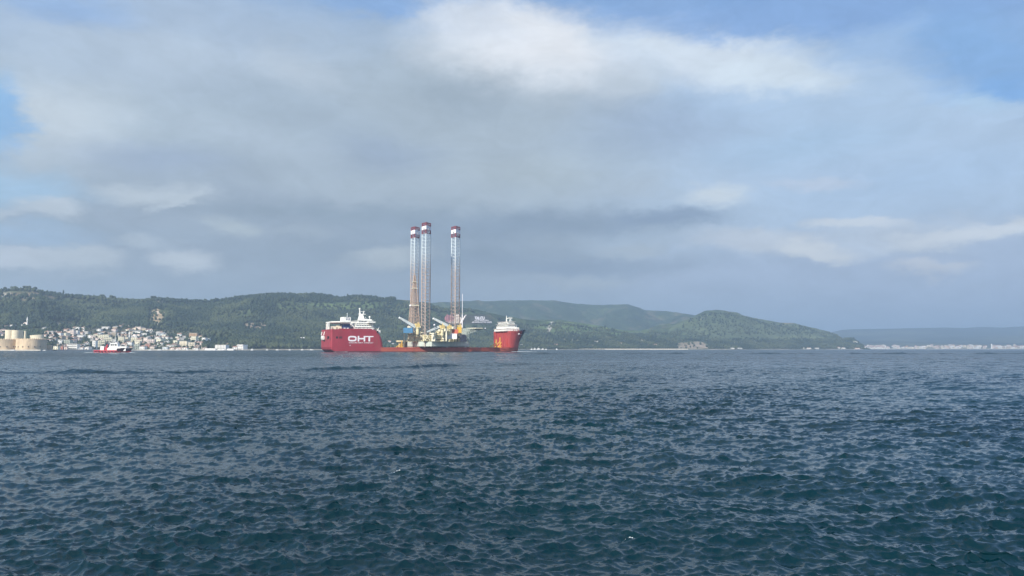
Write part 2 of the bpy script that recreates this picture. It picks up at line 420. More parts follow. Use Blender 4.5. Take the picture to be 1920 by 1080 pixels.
kn_z = np.stack([0 * cols - 5, 0 * cols - .3, sh_z, np.where(land > 0, 2.6, -3), z_l, z_m, z_m + .62 * (z_c - z_m), z_c, .55 * z_c + .15 * z_b, z_b, z_b * .7, z_b * .2])
tt = np.concatenate([np.linspace(0, 2, 5)[:-1], np.linspace(2, 3, 6)[:-1], np.linspace(3, 5, 44)[:-1], np.linspace(5, 7, 110)[:-1], np.linspace(7, 9, 70)[:-1], np.linspace(9, 11, 16)])
def interp_t(Kn, smooth):
    i = np.minimum(tt.astype(int), len(Kn) - 2); f = (tt - i)[:, None]
    a, b = Kn[i], Kn[i + 1]
    if smooth:
        n = len(Kn); m = np.zeros_like(Kn); m[1:-1] = (Kn[2:] - Kn[:-2]) * .5
        ext = ((Kn[1:-1] - Kn[:-2]) * (Kn[2:] - Kn[1:-1]) <= 0); m[1:-1][ext] = 0
        m[:4] = 0
        h00 = 2 * f**3 - 3 * f**2 + 1; h10 = f**3 - 2 * f**2 + f; h01 = -2 * f**3 + 3 * f**2; h11 = f**3 - f**2
        return h00 * a + h10 * m[i] + h01 * b + h11 * m[i + 1]
    return a * (1 - f) + b * f
GD = interp_t(kn_D, False); GZ = interp_t(kn_z, True)
GX = GD * K[None, :]
# world-space fractal relief
_rn = np.random.default_rng(3); NT = _rn.random((256, 256)).astype(np.float32)
def vnoise(X, Y, s):
    u = (X / s) % 256; v = (Y / s) % 256; i = u.astype(int) % 256; j = v.astype(int) % 256
    a = u - np.floor(u); b = v - np.floor(v); a = a * a * (3 - 2 * a); b = b * b * (3 - 2 * b); i1 = (i + 1) % 256; j1 = (j + 1) % 256
    return (NT[i, j] * (1 - a) + NT[i1, j] * a) * (1 - b) + (NT[i, j1] * (1 - a) + NT[i1, j1] * a) * b - .5
def fbm(X, Y, s, o=4):
    r = 0; a = 1.0
    for k in range(o): r = r + a * vnoise(X + 37.7 * k, Y + 91.3 * k, s); a *= .5; s *= .48
    return r
tcol = tt[:, None] + 0 * GX
hill_amt = np.clip((tcol - 4.2) / 1.5, 0, 1) * np.where(np.abs(tcol - 7) < .25, .18, 1) * np.where(np.abs(tcol - 9) < .2, .2, 1)
gul = 1 - np.abs(fbm(GX * 1.0 + GD * .3, GD * .35, 330, 3)) * 3
GZ = GZ + hill_amt * (fbm(GX, GD, 260, 4) * 34 - np.clip(gul, 0, 1) * 26 * np.clip((tcol - 4.5), 0, 1) + 6)
GZ = GZ + np.clip((tcol - 3) / 2, 0, 1) * fbm(GX, GD, 40, 3) * 3 * land[None, :]
# colour of the ground cover, painted as fields, scrub and bare soil in world space
pcol = cols[None, :] + 0 * GX
py_of = 540 - F * (np.tan(np.arctan2(GZ - CAMH, GD) - PITCH))       # used only to lay out fields seen in the photograph
n1 = fbm(GX, GD, 180, 4); n2 = fbm(GX + 999, GD + 77, 45, 4); n3 = fbm(GX + 500, GD, 900, 3)
def c3(a): return np.array(a)[None, None, :]
scrub = c3((.040, .062, .030)); dark = c3((.022, .040, .022)); grass = c3((.105, .135, .055)); soil = c3((.23, .18, .13)); pale = c3((.15, .17, .085))
def blend(c, d, m): return c * (1 - m[..., None]) + d * m[..., None]
def sstep(x, a, b): x = np.clip((x - a) / (b - a), 0, 1); return x * x * (3 - 2 * x)
C = scrub + 0 * n1[..., None]
C = blend(C, dark, sstep(n1 + .3 * n2, -.05, .35) * .8)
C = blend(C, grass, sstep(n2 + .5 * n3, .05, .4) * .55); C = blend(C, soil, sstep(fbm(GX + 3000, GD, 70, 4), .25, .5) * .35 * (tcol > 4.9))
def patch(px, py, rx, ry, col_, s=1., rough=.5, rot=0):
    global C
    dx = (pcol - px); dy = (py_of - py); c_, s_ = cos(radians(rot)), sin(radians(rot))
    u = (dx * c_ + dy * s_) / rx; v = (-dx * s_ + dy * c_) / ry
    d = np.sqrt(u * u + v * v) + rough * n2
    C = blend(C, c3(col_), s * sstep(-d, -1.1, -.75) * (tcol < 7.02))
patch(30, 560, 60, 14, (.27, .20, .15), .9); patch(8, 553, 20, 3, (.55, .5, .42), .9, .2, -12)
patch(60, 565, 30, 6, (.16, .15, .09), .8)
patch(170, 556, 45, 6, (.11, .12, .06), .8); patch(200, 558, 20, 2.5, (.22, .2, .1), .8)
patch(215, 585, 25, 8, (.10, .12, .06), .6); patch(293, 562, 18, 4, (.24, .2, .15), .8)
patch(122, 607, 27, 5, (.25, .24, .19), .9, .2); patch(122, 604, 27, 2, (.05, .04, .03), .8, .1)
patch(200, 610, 30, 6, (.2, .18, .15), .6); patch(190, 618, 40, 10, (.17, .15, .12), .5)
patch(292, 594, 13, 16, (.42, .32, .2), .95, .6); patch(292, 586, 15, 3, (.6, .5, .4), .9, .3); patch(290, 607, 14, 5, (.3, .27, .2), .8)
patch(290, 616, 70, 10, (.19, .17, .13), .6); patch(370, 622, 30, 8, (.2, .19, .13), .6)
patch(475, 612, 26, 7, (.3, .24, .19), .8); patch(465, 622, 20, 5, (.22, .18, .15), .7)
patch(490, 635, 30, 14, (.075, .105, .05), .7)
patch(585, 577, 75, 9, (.14, .19, .07), .9, .3); patch(680, 572, 40, 8, (.13, .18, .075), .7, .3)
patch(545, 607, 40, 2.2, (.22, .2, .15), .7, .3); patch(500, 650, 26, 4, (.25, .2, .17), .8, .2)
patch(500, 575, 90, 22, (.09, .115, .055), .7, .8); patch(640, 590, 70, 12, (.08, .105, .05), .6, .8)
patch(1060, 612, 60, 13, (.10, .14, .06), .9, .3); patch(1130, 618, 90, 10, (.10, .15, .065), .8, .3)
patch(1150, 616, 26, 3, (.2, .26, .09), .6, .3); patch(1060, 602, 34, 2.2, (.19, .24, .09), .7, .3)
patch(1032, 612, 4, 15, (.42, .4, .36), .9, .15, 25)
patch(1320, 596, 10, 2, (.35, .35, .25), .8, .2, -35); patch(1250, 604, 60, 12, (.10, .13, .06), .7)
patch(1420, 612, 170, 32, (.085, .112, .058), .75, .4); patch(1420, 622, 130, 20, (.095, .12, .065), .7); patch(1480, 604, 20, 2.5, (.25, .19, .13), .7)
patch(1440, 644, 60, 6, (.2, .17, .15), .7); patch(1490, 645, 60, 4, (.2, .17, .14), .6); patch(1500, 634, 50, 4, (.15, .18, .09), .7)
patch(1300, 648, 30, 7, (.34, .28, .22), .85, .5); patch(1213, 645, 40, 5, (.2, .18, .16), .7)
patch(1130, 640, 40, 5, (.2, .19, .13), .7); patch(1040, 645, 30, 4, (.25, .15, .13), .6); patch(1060, 637, 60, 4, (.2, .19, .13), .6)
patch(1570, 643, 60, 8, (.12, .145, .075), .8, .2)
patch(880, 600, 50, 12, (.075, .065, .05), .7, .4); patch(890, 612, 40, 5, (.08, .10, .05), .6)
beach = sstep(-tcol, -3.25, -2.7); C = blend(C, c3((.40, .36, .30)), beach * .85 * (.6 + n2))
Cv = np.concatenate([C, np.ones(C.shape[:2] + (1,))], -1).reshape(-1, 4)
gm = bpy.data.materials.new('ground_cover'); gm.use_nodes = True; t_ = gm.node_tree; b_ = t_.nodes['Principled BSDF']
va = t_.nodes.new('ShaderNodeVertexColor'); va.layer_name = 'Col'; g_ = t_.nodes.new('ShaderNodeNewGeometry')
f1 = ramp(t_, noise(t_, g_.outputs['Position'], .035, 8, .72), .28, .72, False, .45, 1.55)
v_ = t_.nodes.new('ShaderNodeVectorMath'); v_.operation = 'SCALE'; t_.links.new(va.outputs[0], v_.inputs[0]); t_.links.new(f1, v_.inputs[3])
t_.links.new(v_.outputs[0], b_.inputs['Base Color']); b_.inputs['Roughness'].default_value = .95; b_.inputs['Specular IOR Level'].default_value = .1
bp = t_.nodes.new('ShaderNodeBump'); bp.inputs['Distance'].default_value = 9; bp.inputs['Strength'].default_value = .8
t_.links.new(noise(t_, g_.outputs['Position'], .05, 7, .7), bp.inputs['Height']); t_.links.new(bp.outputs[0], b_.inputs['Normal'])
hills = fast_mesh('hills', np.stack([GX, GD, GZ], -1).reshape(-1, 3), grid_faces(*GX.shape), gm, True, Cv); hills['kind'] = 'structure'
def locate(px, py, tmin=2.0, tmax=7.0, first=True):
    """ground point seen at a pixel: nearest depth whose ground projects at py"""
    j = int(round((px - cols[0]) / 3.0)); j = max(0, min(len(cols) - 1, j))
    ys = 540 - F * np.tan(np.arctan2(GZ[:, j] - CAMH, GD[:, j]) - PITCH)
    m = (tt >= tmin) & (tt <= tmax); idx = np.nonzero(m)[0]
    for a, b in zip(idx[:-1], idx[1:]):
        if ys[b] <= py: 
            f = 0 if ys[a] == ys[b] else min(1, max(0, (ys[a] - py) / (ys[a] - ys[b])))
            Yd = GD[a, j] * (1 - f) + GD[b, j] * f; return azk(px) * Yd, Yd, GZ[a, j] * (1 - f) + GZ[b, j] * f
    b = idx[-1]; return azk(px) * GD[b, j], GD[b, j], GZ[b, j]
def ground_many(px, tv):
    """vectorised: columns and row parameter -> positions"""
    u = (px - cols[0]) / 3.0; j = np.clip(u.astype(int), 0, len(cols) - 2); b = u - j
    i = np.clip(np.searchsorted(tt, tv) - 1, 0, len(tt) - 2); a = (tv - tt[i]) / (tt[i + 1] - tt[i])
    def bi(G): return (G[i, j] * (1 - a) + G[i + 1, j] * a) * (1 - b) + (G[i, j + 1] * (1 - a) + G[i + 1, j + 1] * a) * b
    return bi(GX), bi(GD), bi(GZ)
# distant range on the right with the coastal plain
cols2 = np.arange(1380, 3000, 6.0); K2 = np.array([azk(c) for c in cols2])
far_crest = [(1380,634),(1540,630),(1580,621),(1600,620),(1690,619),(1720,618),(1770,616),(1820,617),(1880,616),(1930,614),(2100,612),(2300,620),(3000,630)]
fs = 0 * cols2 + 5300; fz = shp(mk(far_crest, cols2), 9200) + 14
kD = np.stack([fs - 100, fs, fs + 20, fs + 250, fs + 600, fs + 1500, fs + 2600, 0 * fs + 9200, 0 * fs + 10200, 0 * fs + 11500])
kZ = np.stack([0*fs - 5, 0*fs - .5, 0*fs + 3, 0*fs + 14, 0*fs + 38, 0*fs + 70, fz * .55, fz, fz * .9, fz * .1])
tt0 = tt; tt = np.linspace(0, 9, 110); FD = interp_t(kD, False); FZ = interp_t(kZ, True); ft = tt.copy(); tt = tt0
FX = FD * K2[None, :]; FZ = FZ + np.clip(ft[:, None] - 4.5, 0, 1) * np.where(np.abs(ft[:, None] - 7) < .3, .2, 1) * fbm(FX, FD, 900, 4) * 50
nn = fbm(FX, FD, 400, 4); FC = np.array([.03, .045, .03])[None, None, :] * (1 + .0 * nn[..., None]); 
FC = blend(FC, c3((.13, .14, .08)), sstep(nn, .0, .4) * .6)
fo = fast_mesh('far_hills', np.stack([FX, FD, FZ], -1).reshape(-1, 3), grid_faces(*FX.shape), gm, True, np.concatenate([FC, np.ones(FC.shape[:2] + (1,))], -1).reshape(-1, 4)); fo['kind'] = 'structure'

# ------------------------------------------------------------------ woods on the slopes (far masses of trees)
import bmesh
def ico(sub):
    bm = bmesh.new(); bmesh.ops.create_icosphere(bm, subdivisions=sub, radius=1); V = np.array([v.co[:] for v in bm.verts]); Fc = np.array([[v.index for v in f.verts] for f in bm.faces]); bm.free(); return V, Fc
IV, IF = ico(1); IV2, IF2 = ico(2)
fol = bpy.data.materials.new('pine_foliage'); fol.use_nodes = True; t_ = fol.node_tree; b_ = t_.nodes['Principled BSDF']
g_ = t_.nodes.new('ShaderNodeNewGeometry'); cc = mixc(t_, g_.outputs['Random Per Island'], (.018, .032, .021), (.046, .064, .034))
cc = mixc(t_, ramp(t_, noise(t_, g_.outputs['Position'], .009, 6, .62), .44, .60), mixc(t_, .35, cc, (.014, .026, .018)), mixc(t_, .6, cc, (.085, .10, .048)))
t_.links.new(cc, b_.inputs['Base Color']); b_.inputs['Roughness'].default_value = .9; b_.inputs['Specular IOR Level'].default_value = .1
def crowns(name, n, pxr, tr, dens, size, label, hz=1.25, seed=0, base=(IV, IF)):
    r = np.random.default_rng(seed); px = r.uniform(*pxr, n); tv = r.uniform(*tr, n)
    X, Y, Z = ground_many(px, tv); py = 540 - F * np.tan(np.arctan2(Z - CAMH, Y) - PITCH)
    nz = fbm(X, Y, 110, 4); keep = r.random(n) < dens(px, py, nz, tv); X, Y, Z = X[keep], Y[keep], Z[keep]; m = len(X)
    s = r.uniform(size[0], size[1], m) ; h = s * r.uniform(.8, hz * 1.25, m)
    BV, BF = base; jit = 1 + r.normal(0, .16, (m, len(BV), 3))
    a = r.uniform(0, 2 * pi, m); c, s_ = np.cos(a), np.sin(a)
    P = BV[None] * jit; x = (P[..., 0] * c[:, None] - P[..., 1] * s_[:, None]) * s[:, None]; y = (P[..., 0] * s_[:, None] + P[..., 1] * c[:, None]) * s[:, None]
    V = np.stack([x + X[:, None], y + Y[:, None], P[..., 2] * h[:, None] + (Z + h * .75)[:, None]], -1).reshape(-1, 3)
    Fc = (BF[None] + (np.arange(m) * len(BV))[:, None, None]).reshape(-1, 3)
    o = fast_mesh(name, V, Fc, fol, False); tagp(o, label, 'wood', None, 'stuff'); print(name, m); return o
def d_left(px, py, nz, tv):
    d = np.where((py > 556) & (py < 612), .95, .55) * np.where(nz > .22, .25, 1) * np.where((py < 580) & (nz < -.12), .3, 1) * np.where((px > 400) & (py < 600), .6, 1)
    d = np.where(py < 562, .35 + .9 * (nz > .05), d)
    d = np.where((px < 66) & (py > 545) & (py < 570), .06, d)
    d = np.where((px > 95) & (px < 150) & (py > 600), .05, d)
    d = np.where((px > 276) & (px < 308) & (py > 580) & (py < 615), .04, d)
    d = np.where((px > 515) & (py > 566) & (py < 583), .04, d)
    d = np.where((px > 455) & (px < 505) & (py > 604) & (py < 620), .1, d)
    d = np.where((px < 400) & (py > 612), .12, d)
    return d
crowns('hillside_wood', 82000, (-260, 740), (4.9, 7.15), d_left, (2.4, 4.8), 'dark pine wood covering the hillside above the white village', seed=1)
def d_low(px, py, nz, tv): return np.where((px < 430), .10, .75) * np.where((px > 480) & (px < 508) & (py > 645), .1, 1)
def d_vil(px, py, nz, tv): return np.where(py < 611, .8, .2) * np.where((px > 95) & (px < 150) & (py > 600) & (py < 612), .1, 1)
crowns('village_scrub', 9000, (-100, 400), (3.2, 5.0), d_vil, (1.2, 2.6), 'green gardens and bushes between the houses of the village', seed=5)
crowns('coastal_scrub', 16000, (380, 960), (3.3, 5.0), d_low, (2.6, 5.0), 'bushy green scrub and trees along the shore behind the red ship', seed=2)
def d_right(px, py, nz, tv):
    d = np.where(py > 634, .5, .15 + .8 * (nz > .17)); d = np.where((px > 1230) & (py < 636), d * .16, d); d = np.where((px > 1270) & (px < 1328) & (py > 640), .03, d)
    d = np.where((px > 826) & (px < 932) & (py > 586) & (py < 609), .0, d)
    d = np.where((py < 628) & (px > 1030), .18, d)
    return d
crowns('coastal_wood', 40000, (740, 1620), (3.2, 6.4), d_right, (2.0, 4.6), 'low green woods and hedges along the coast right of the ship', seed=3)
# ------------------------------------------------------------------ paints
red = mat('red_hull_paint', (.33, .036, .055), .45, .14, .12, stain=(.27, .075, .07), zf=((.10, .03, .035), 1.3, .5))
red2 = mat('faded_red_paint', (.38, .055, .052), .6, .18, .15, stain=(.30, .10, .08), ss=.3, zf=((.14, .05, .05), 1.0, .4))
white = mat('white_paint', (.78, .78, .74), .45, .05, .5); cream = mat('cream_paint', (.82, .77, .60), .5, .10, .4)
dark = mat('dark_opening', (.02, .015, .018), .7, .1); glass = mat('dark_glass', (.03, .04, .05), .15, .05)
navy = mat('navy_paint', (.03, .05, .16), .5, .1); navyhull = mat('navy_bow_paint', (.022, .028, .05), .5, .1)
yellow = mat('yellow_paint', (.72, .45, .06), .5, .10, .5, stain=(.4, .2, .06)); green = mat('pale_green_paint', (.52, .58, .52), .6, .08, .2, stain=(.40, .38, .32))
steel = mat('weathered_steel', (.48, .39, .34), .6, .22, .25, stain=(.42, .29, .23), ss=.25, zf=((.62, .70, .74), 74, 104)); silver = mat('silver_leg_paint', (.62, .70, .74), .5, .08, .3)
maroon = mat('maroon_band_paint', (.23, .045, .06), .6, .15); bright = mat('white_band_paint', (.82, .80, .84), .5, .04)
blue = mat('blue_container_paint', (.07, .22, .40), .5, .15, .4); orange = mat('red_container_paint', (.50, .13, .08), .5, .15, .4)
rustbrown = mat('brown_derrick_paint', (.42, .32, .26), .6, .18, .4); craney = mat('pale_yellow_crane_paint', (.72, .55, .22), .5, .12, .5); greyb = mat('grey_boom_paint', (.84, .88, .86), .5, .08)
deckm = mat('dark_machinery', (.17, .16, .13), .7, .3, .6); pipe = mat('pale_yellow_pipework', (.74, .66, .42), .55, .25, .5); drumm = mat('dark_blue_drum', (.045, .05, .075), .6, .2)
def boxes(name, m, parent, lst, off=(0, 0, 0)):
    for b in lst: MB().box(*b).build(name, m, parent, off)
# ------------------------------------------------------------------ heavy-lift ship (local x = along, y = across, away from the camera)
PSI = radians(26); P0 = Vector((-170.0, 725.0, 0)); cs, sn = cos(PSI), sin(PSI)
def S(px, t):           # position along the ship seen in a column, at offset t across
    k = azk(px); bx, by = P0.x - t * sn, P0.y + t * cs
    return (k * by - bx) / (cs - k * sn)
def wY(s, t): return P0.y + s * sn + t * cs
def Zs(py, s, t): return zat(py, wY(s, t))
ship = thing('heavy_lift_ship', 'long red heavy lift ship with white bridge blocks and OHT in white on its side', 'ship', P0, PSI)
B = 42.0; DK = 4.4; TOP = Zs(617.5, 20, 0)
hull = MB()
def outl(s0, s1, t0, t1, r=1.6, r2=None):
    r2 = r if r2 is None else r2; o = []
    for (cx, cy, a0, rr) in ((s0 + r, t0 + r, 180, r), (s1 - r2, t0 + r2, 270, r2), (s1 - r2, t1 - r2, 0, r2), (s0 + r, t1 - r, 90, r)):
        for k in range(5): a = radians(a0 + 90 * k / 4); o.append((cx + rr * cos(a), cy + rr * sin(a)))
    return o
def hb(u, z): 
    u = min(max(u, 0), 1); p = 1.9 + .9 * (z / TOP); return 21.0 * (1 - u ** p)
def stem(z): return float(np.interp(z, [-4, 0, 6, 11, 16, 22, 24], [203, 206.3, 206.8, 208.2, 211.2, 215.2, 216.2]))
def bow_ring(z, s0, m=14):
    tip = stem(z); port = []; star = []
    for k in range(m):
        u = k / (m - 1); s = s0 + (tip - s0) * u
        h = max(.25, hb(u, max(z, 0))); port.append((s, 21 - h, z)); star.append((s, 21 + h, z))
    return port + star[::-1]
# low cargo-deck hull
rings = []
for z, s0 in ((-4, 9), (-1, 5), (0, 4), (2.4, 1.2), (DK, .6)):
    tip = stem(z); ring = [(s0 + .8, .8 if z < 1 else .2), (s0 + 3, 0)]
    m = 14; q = []
    for k in range(m):
        u = k / (m - 1); s = 170 + (tip - 170) * u; q.append((s, 21 - max(.25, 21 * (1 - max(0, u) ** (2.6)))))
    ring = [(x, y, z) for x, y in ring + q]; rings.append(ring + [(x, 42 - y, zz) for x, y, zz in ring[::-1]])
hull.loft(rings)
# aft block
rings = []
for z, s0, s1 in ((-1, 4.9, 51.6), (0, 3.9, 51.6), (2.4, 1.1, 51.6), (DK, .4, 51.6), (8, .4, 51.2), (11, .4, 50.5), (14, .4, 49.6), (17, .4, 48.0), (19, .4, 46.4), (20.6, .4, 44.6), (TOP, .4, 42.4)):
    rings.append([(x, y, z) for x, y in outl(s0, s1, -.05, B + .05, 1.8, 3.2)])
hull.loft(rings)
# forecastle
FT = Zs(620.5, 187.4, 0)
hull.loft([bow_ring(z, 187.4) for z in (DK - .2, 8, 11, 14, 17, 20, FT)])
ho_ = hull.build('hull', red, ship)
ho_.data.materials.append(red2); ho_.data.materials.append(mat('rusty_deck_paint', (.42, .10, .065), .7, .2, .3, stain=(.30, .12, .08), ss=.4, zf=((.16, .05, .05), 1.0, .4)))
for p in ho_.data.polygons:                       # the cargo deck and fore hull wear a more faded coat
    if p.center.x > 52: p.material_index = 1 if p.center.z > DK - .1 and p.center.x > 186 else 2
# bulwark, dark bow flare cap
nb = MB(); rg = []
for z in (11.5, 15, 18.5, FT + 1.4):
    tip = stem(z) + .12; pts = []
    for k in range(6): u = .62 + .38 * k / 5; pts.append((187.4 + (tip - 187.4) * u, 21 - hb(u, z) - .12 if k < 5 else 20.7, z))
    rg.append(pts + [(x, 42 - y, zz) for x, y, zz in pts[::-1]])
nb.loft(rg); nb.build('bow_panel', navyhull, ship)
boxes('bulwark', red, ship, [(8, 40, t, t + .25, TOP, TOP + .7) for t in (.15, B - .4)])
# openings in the side, mooring recesses
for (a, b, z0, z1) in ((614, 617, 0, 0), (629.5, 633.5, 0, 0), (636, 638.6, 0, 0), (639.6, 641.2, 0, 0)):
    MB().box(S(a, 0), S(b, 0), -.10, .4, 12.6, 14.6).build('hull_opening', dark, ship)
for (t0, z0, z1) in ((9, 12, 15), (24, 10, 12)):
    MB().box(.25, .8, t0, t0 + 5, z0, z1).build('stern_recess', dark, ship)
# company lettering built as raised plates on the near side
def letters(nm, s0, s1, z0, z1, tface=-.16):
    mb = MB(); Wd = s1 - s0; H = z1 - z0; th = H * .27
    X = lambda u: s0 + u * Wd
    def bx(u0, u1, v0, v1): mb.box(X(u0), X(u1), tface, tface + .12, z0 + v0 * H, z0 + v1 * H)
    # O as a rounded ring
    cx, cz = X(.165), (z0 + z1) / 2; ow, oh = .165 * Wd, H / 2; outer = []; inner = []
    for k in range(28):
        a = 2 * pi * k / 28; sg = lambda v, p: math.copysign(abs(v) ** p, v)
        outer.append((cx + ow * sg(cos(a), .62), cz + oh * sg(sin(a), .55))); inner.append((cx + (ow - th * .95) * sg(cos(a), .55), cz + (oh - th) * sg(sin(a), .5)))
    for k in range(28):
        j = (k + 1) % 28; o1, o2, i1, i2 = outer[k], outer[j], inner[k], inner[j]
        vs = [(p[0], t, p[1]) for t in (tface, tface + .12) for p in (o1, o2, i2, i1)]
        mb.add(vs, [(0, 1, 2, 3), (7, 6, 5, 4), (0, 4, 5, 1), (2, 6, 7, 3)])
    bx(.375, .435, 0, 1); bx(.435, .61, .38, .64); bx(.61, .67, 0, .80); bx(.61, 1.0, .80, 1.0); bx(.80, .865, 0, .80); 
    return mb.build(nm, bright, ship)
zl = zat(640.2, 740) ; zh = zat(630.0, 740)
letters('company_lettering', S(652.3, 0), S(700, 0), zl, zh)
def text_mesh(name, body, size_w, m, parent, mtx, depth=.04):
    cu = bpy.data.curves.new(name, 'FONT'); cu.body = body; cu.extrude = depth; cu.align_x = 'LEFT'; cu.resolution_u = 2
    tmp = bpy.data.objects.new('tmp', cu); link(tmp); bpy.context.view_layer.update()
    w = max(1e-3, tmp.dimensions.x); dg = bpy.context.evaluated_depsgraph_get()
    me = bpy.data.meshes.new_from_object(tmp.evaluated_get(dg)); bpy.data.objects.remove(tmp)
    k = size_w / w; me.transform(Matrix.Scale(k, 4)); me.transform(mtx); me.materials.clear(); me.materials.append(m); me.name = name
    o = link(bpy.data.objects.new(name, me))
    if parent: o.parent = parent
    return o
def mside(s, z, t=-.12):   # frame on the near side: text x along ship, y up
    return Matrix(((1, 0, 0, s), (0, 0, -1, t), (0, 1, 0, z), (0, 0, 0, 1)))
text_mesh('slogan_lettering', 'OFFSHORE HEAVY TRANSPORT', S(699.5, 0) - S(653.5, 0), bright, ship, mside(S(653.5, 0), zat(643.9, 740)), .06)
MB().lathe(0, 0, [(.9, 0), (.9, .1)], 14).build('hull_mark', bright, ship)
o = SC.objects['hull_mark']; o.rotation_euler = (pi / 2, 0, 0); o.location = (S(656.3, 0), -.02, zat(647.6, 735)); o.scale = (.5, .5, 1)
nz_ = zat(626.5, 812)
# ship's name on the bow flare
ang = math.atan2(21 - hb(.75, 18) - (21 - hb(.42, 18)), (stem(18) - 187.4) * .33)
s_a = 187.4 + (stem(18) - 187.4) * .40; t_a = 21 - hb(.40, 18)
R_ = Matrix.Translation((s_a, t_a - .45, nz_ - .4)) @ Matrix.Rotation(ang, 4, 'Z') @ Matrix(((1, 0, 0, 0), (0, 0, -1, 0), (0, 1, 0, 0), (0, 0, 0, 1)))
text_mesh('name_lettering', 'ALBATROSS', 9.5, bright, ship, R_, .3)
# vertical ribs on the forecastle bulkhead, and stern fender strip
boxes('bulkhead_rib', red2, ship, [(187.0, 187.42, 2.5 + k * 4.6, 2.85 + k * 4.6, DK, FT - .3) for k in range(9)])
MB().box(60, 186, -.14, .1, 3.1, 3.5).build('rubbing_strake', red2, ship)
# deckside bollards
for px in (793, 797, 838, 873): 
    s = S(px, .8); MB().box(s - .7, s + .7, .4, 1.4, DK, DK + 1.1).build('bollard', white, ship)
# helideck on posts over the stern
hd = MB(); hz0, hz1 = zat(606.3, 752), zat(603.6, 752)
h0 = S(608.8, 36); h1 = S(655, 6)
hd.prism([(h0, 9), (h0 + 8, 3), (h1, 3), (h1, 36), (h0 + 8, 39), (h0, 33)], hz0 + .35, hz1)
hdk = hd.build('helideck', white, ship)
boxes('under_beam', white, hdk, [(h0 + 8, h1 - 1, t, t + .4, hz0, hz0 + .34) for t in (6, 21, 35)])
for (px, t) in ((613.5, 5), (616.2, 8), (611.5, 32), (640, 32)):
    s = S(px, t); MB().tube((s, t, TOP), (s, t, hz0 - .1), .55, 8).build('support_post', white, ship)
MB().tube((S(655, 4), 4, hz0), (S(665, 4), 4, TOP + 1.5), .6).build('brace', white, ship)
# low cream houses and stores along the top deck
for (a, b, t0, y) in ((622, 630, 8, 612.5), (631, 640, 9, 611.0), (618, 622, 7, 613), (704, 707, 4, 616)):
    MB().box(S(a, t0), S(b, t0), t0, t0 + 9, TOP, zat(y, 745)).build('deck_locker', cream, ship)
for a in (644, 650, 668, 676, 684, 690, 696):
    s = S(a, 1.5); MB().box(s, s + 1.6, 1.2, 2.4, TOP, TOP + 1.5).build('deck_vent', white, ship)
# funnel casing with emblem
f0, f1 = S(641.2, 6), S(658.0, 6); fz1 = zat(594.8, 744); fz0 = TOP
fn = MB().box(f0 + 1, f1 - .6, 6, 19, hz0 - 1, fz1).build('funnel', white, ship)
MB().box(f0 + .6, f1 - 1.2, 6.2, 18, TOP, hz0 - 1.01).build('casing', navy, ship)
em = MB(); ex, ez = S(651.5, 6), (fz1 + hz1) / 2 + .3
for k in range(14):
    a0, a1 = pi * (.05 + .9 * k / 14), pi * (.05 + .9 * (k + 1) / 14); em.tube((ex + 1.6 * cos(a0), 5.93, ez + .6 + 1.1 * sin(a0)), (ex + 1.6 * cos(a1), 5.93, ez + .6 + 1.1 * sin(a1)), .16, 4)
for dx in (-1.3, 0, 1.3): em.box(ex + dx - .28, ex + dx + .28, 5.88, 5.98, ez - 1.4, ez + .5)
em.build('emblem', navy, fn)
MB().tube((S(650, 10), 10, fz1), (S(650, 10), 10, zat(587, 746)), .18, 6).build('exhaust_pipe', greyb, fn)
# aft bridge: stepped tiers
br0 = 745
tiers = [((664.5, 701), 2.6, 40, TOP, zat(613.5, br0)), ((666, 699), 4, 38, None, zat(609.0, br0)), ((667, 699), 5, 37, None, zat(606.2, br0)), ((671, 698.5), 5, 37, None, zat(601.2, br0))]
bridge = None; zprev = TOP
for i, ((a, b), t0, t1, _, z1) in enumerate(tiers):
    mb = MB().box(S(a, t0), S(b, t0), t0, t1, zprev, z1)
    mb.box(S(a, t0) - .5, S(b, t0) + .5, t0 - .6, t1 + .5, z1, z1 + .22)
    o = mb.build('bridge', white, ship) if i == 0 else mb.build('bridge_tier', white, bridge)
    if i == 0: bridge = o
    z0 = zprev + (z1 - zprev) * .45
    n = 9
    boxes('window', glass, o, [(s, s + .9, t0 - .07, t0 + .2, z0, z0 + .75) for s in [S(a, t0) + 1 + (S(b, t0) - S(a, t0) - 2) * k / n for k in range(n)]])
    boxes('window', glass, o, [(S(a, t0) - .07, S(a, t0) + .2, t0 + 2 + k * 4, t0 + 3.2 + k * 4, z0, z0 + .75) for k in range(8)]); zprev = z1 + .22
zb = zprev
MB().box(S(690, 0), S(702.5, 0), -1.5, 6, zat(605.4, 742), zat(602.8, 742)).build('bridge_wing', white, bridge)
MB().box(S(685, 5), S(698, 5), 8, 30, zb, zat(598.2, br0)).build('wheelhouse_roof', white, bridge)
ms = MB(); sm = S(676.5, 14)
ms.prism([(sm - 3, 11), (sm + 3, 11), (sm + 3, 17), (sm - 3, 17)], zb, zat(588.5, 750), [(sm - 1.6, 12.4), (sm + 1.2, 12.4), (sm + 1.2, 15.4), (sm - 1.6, 15.4)])
ms.tube((sm - 1.3, 14, zat(588.5, 750)), (sm - 1.7, 14, zat(578.5, 750)), .8, 8, .45)
ms.box(sm - 3, sm + 4.2, 13.6, 14.4, zat(589.5, 750), zat(588.2, 750)); ms.box(sm - 1.8, sm + 3.4, 13.7, 14.3, zat(584.4, 750), zat(583.6, 750))
ms.tube((sm + 1.8, 14, zat(589, 750)), (sm + 2.6, 14, zat(583, 750)), .45, 6); ms.tube((sm + 5, 14, zb), (sm + 4.2, 14, zat(594, 750)), .3, 6)
ms.ball((sm - 1.7, 14, zat(579.3, 750)), .95)
ms.build('radar_mast', white, bridge)
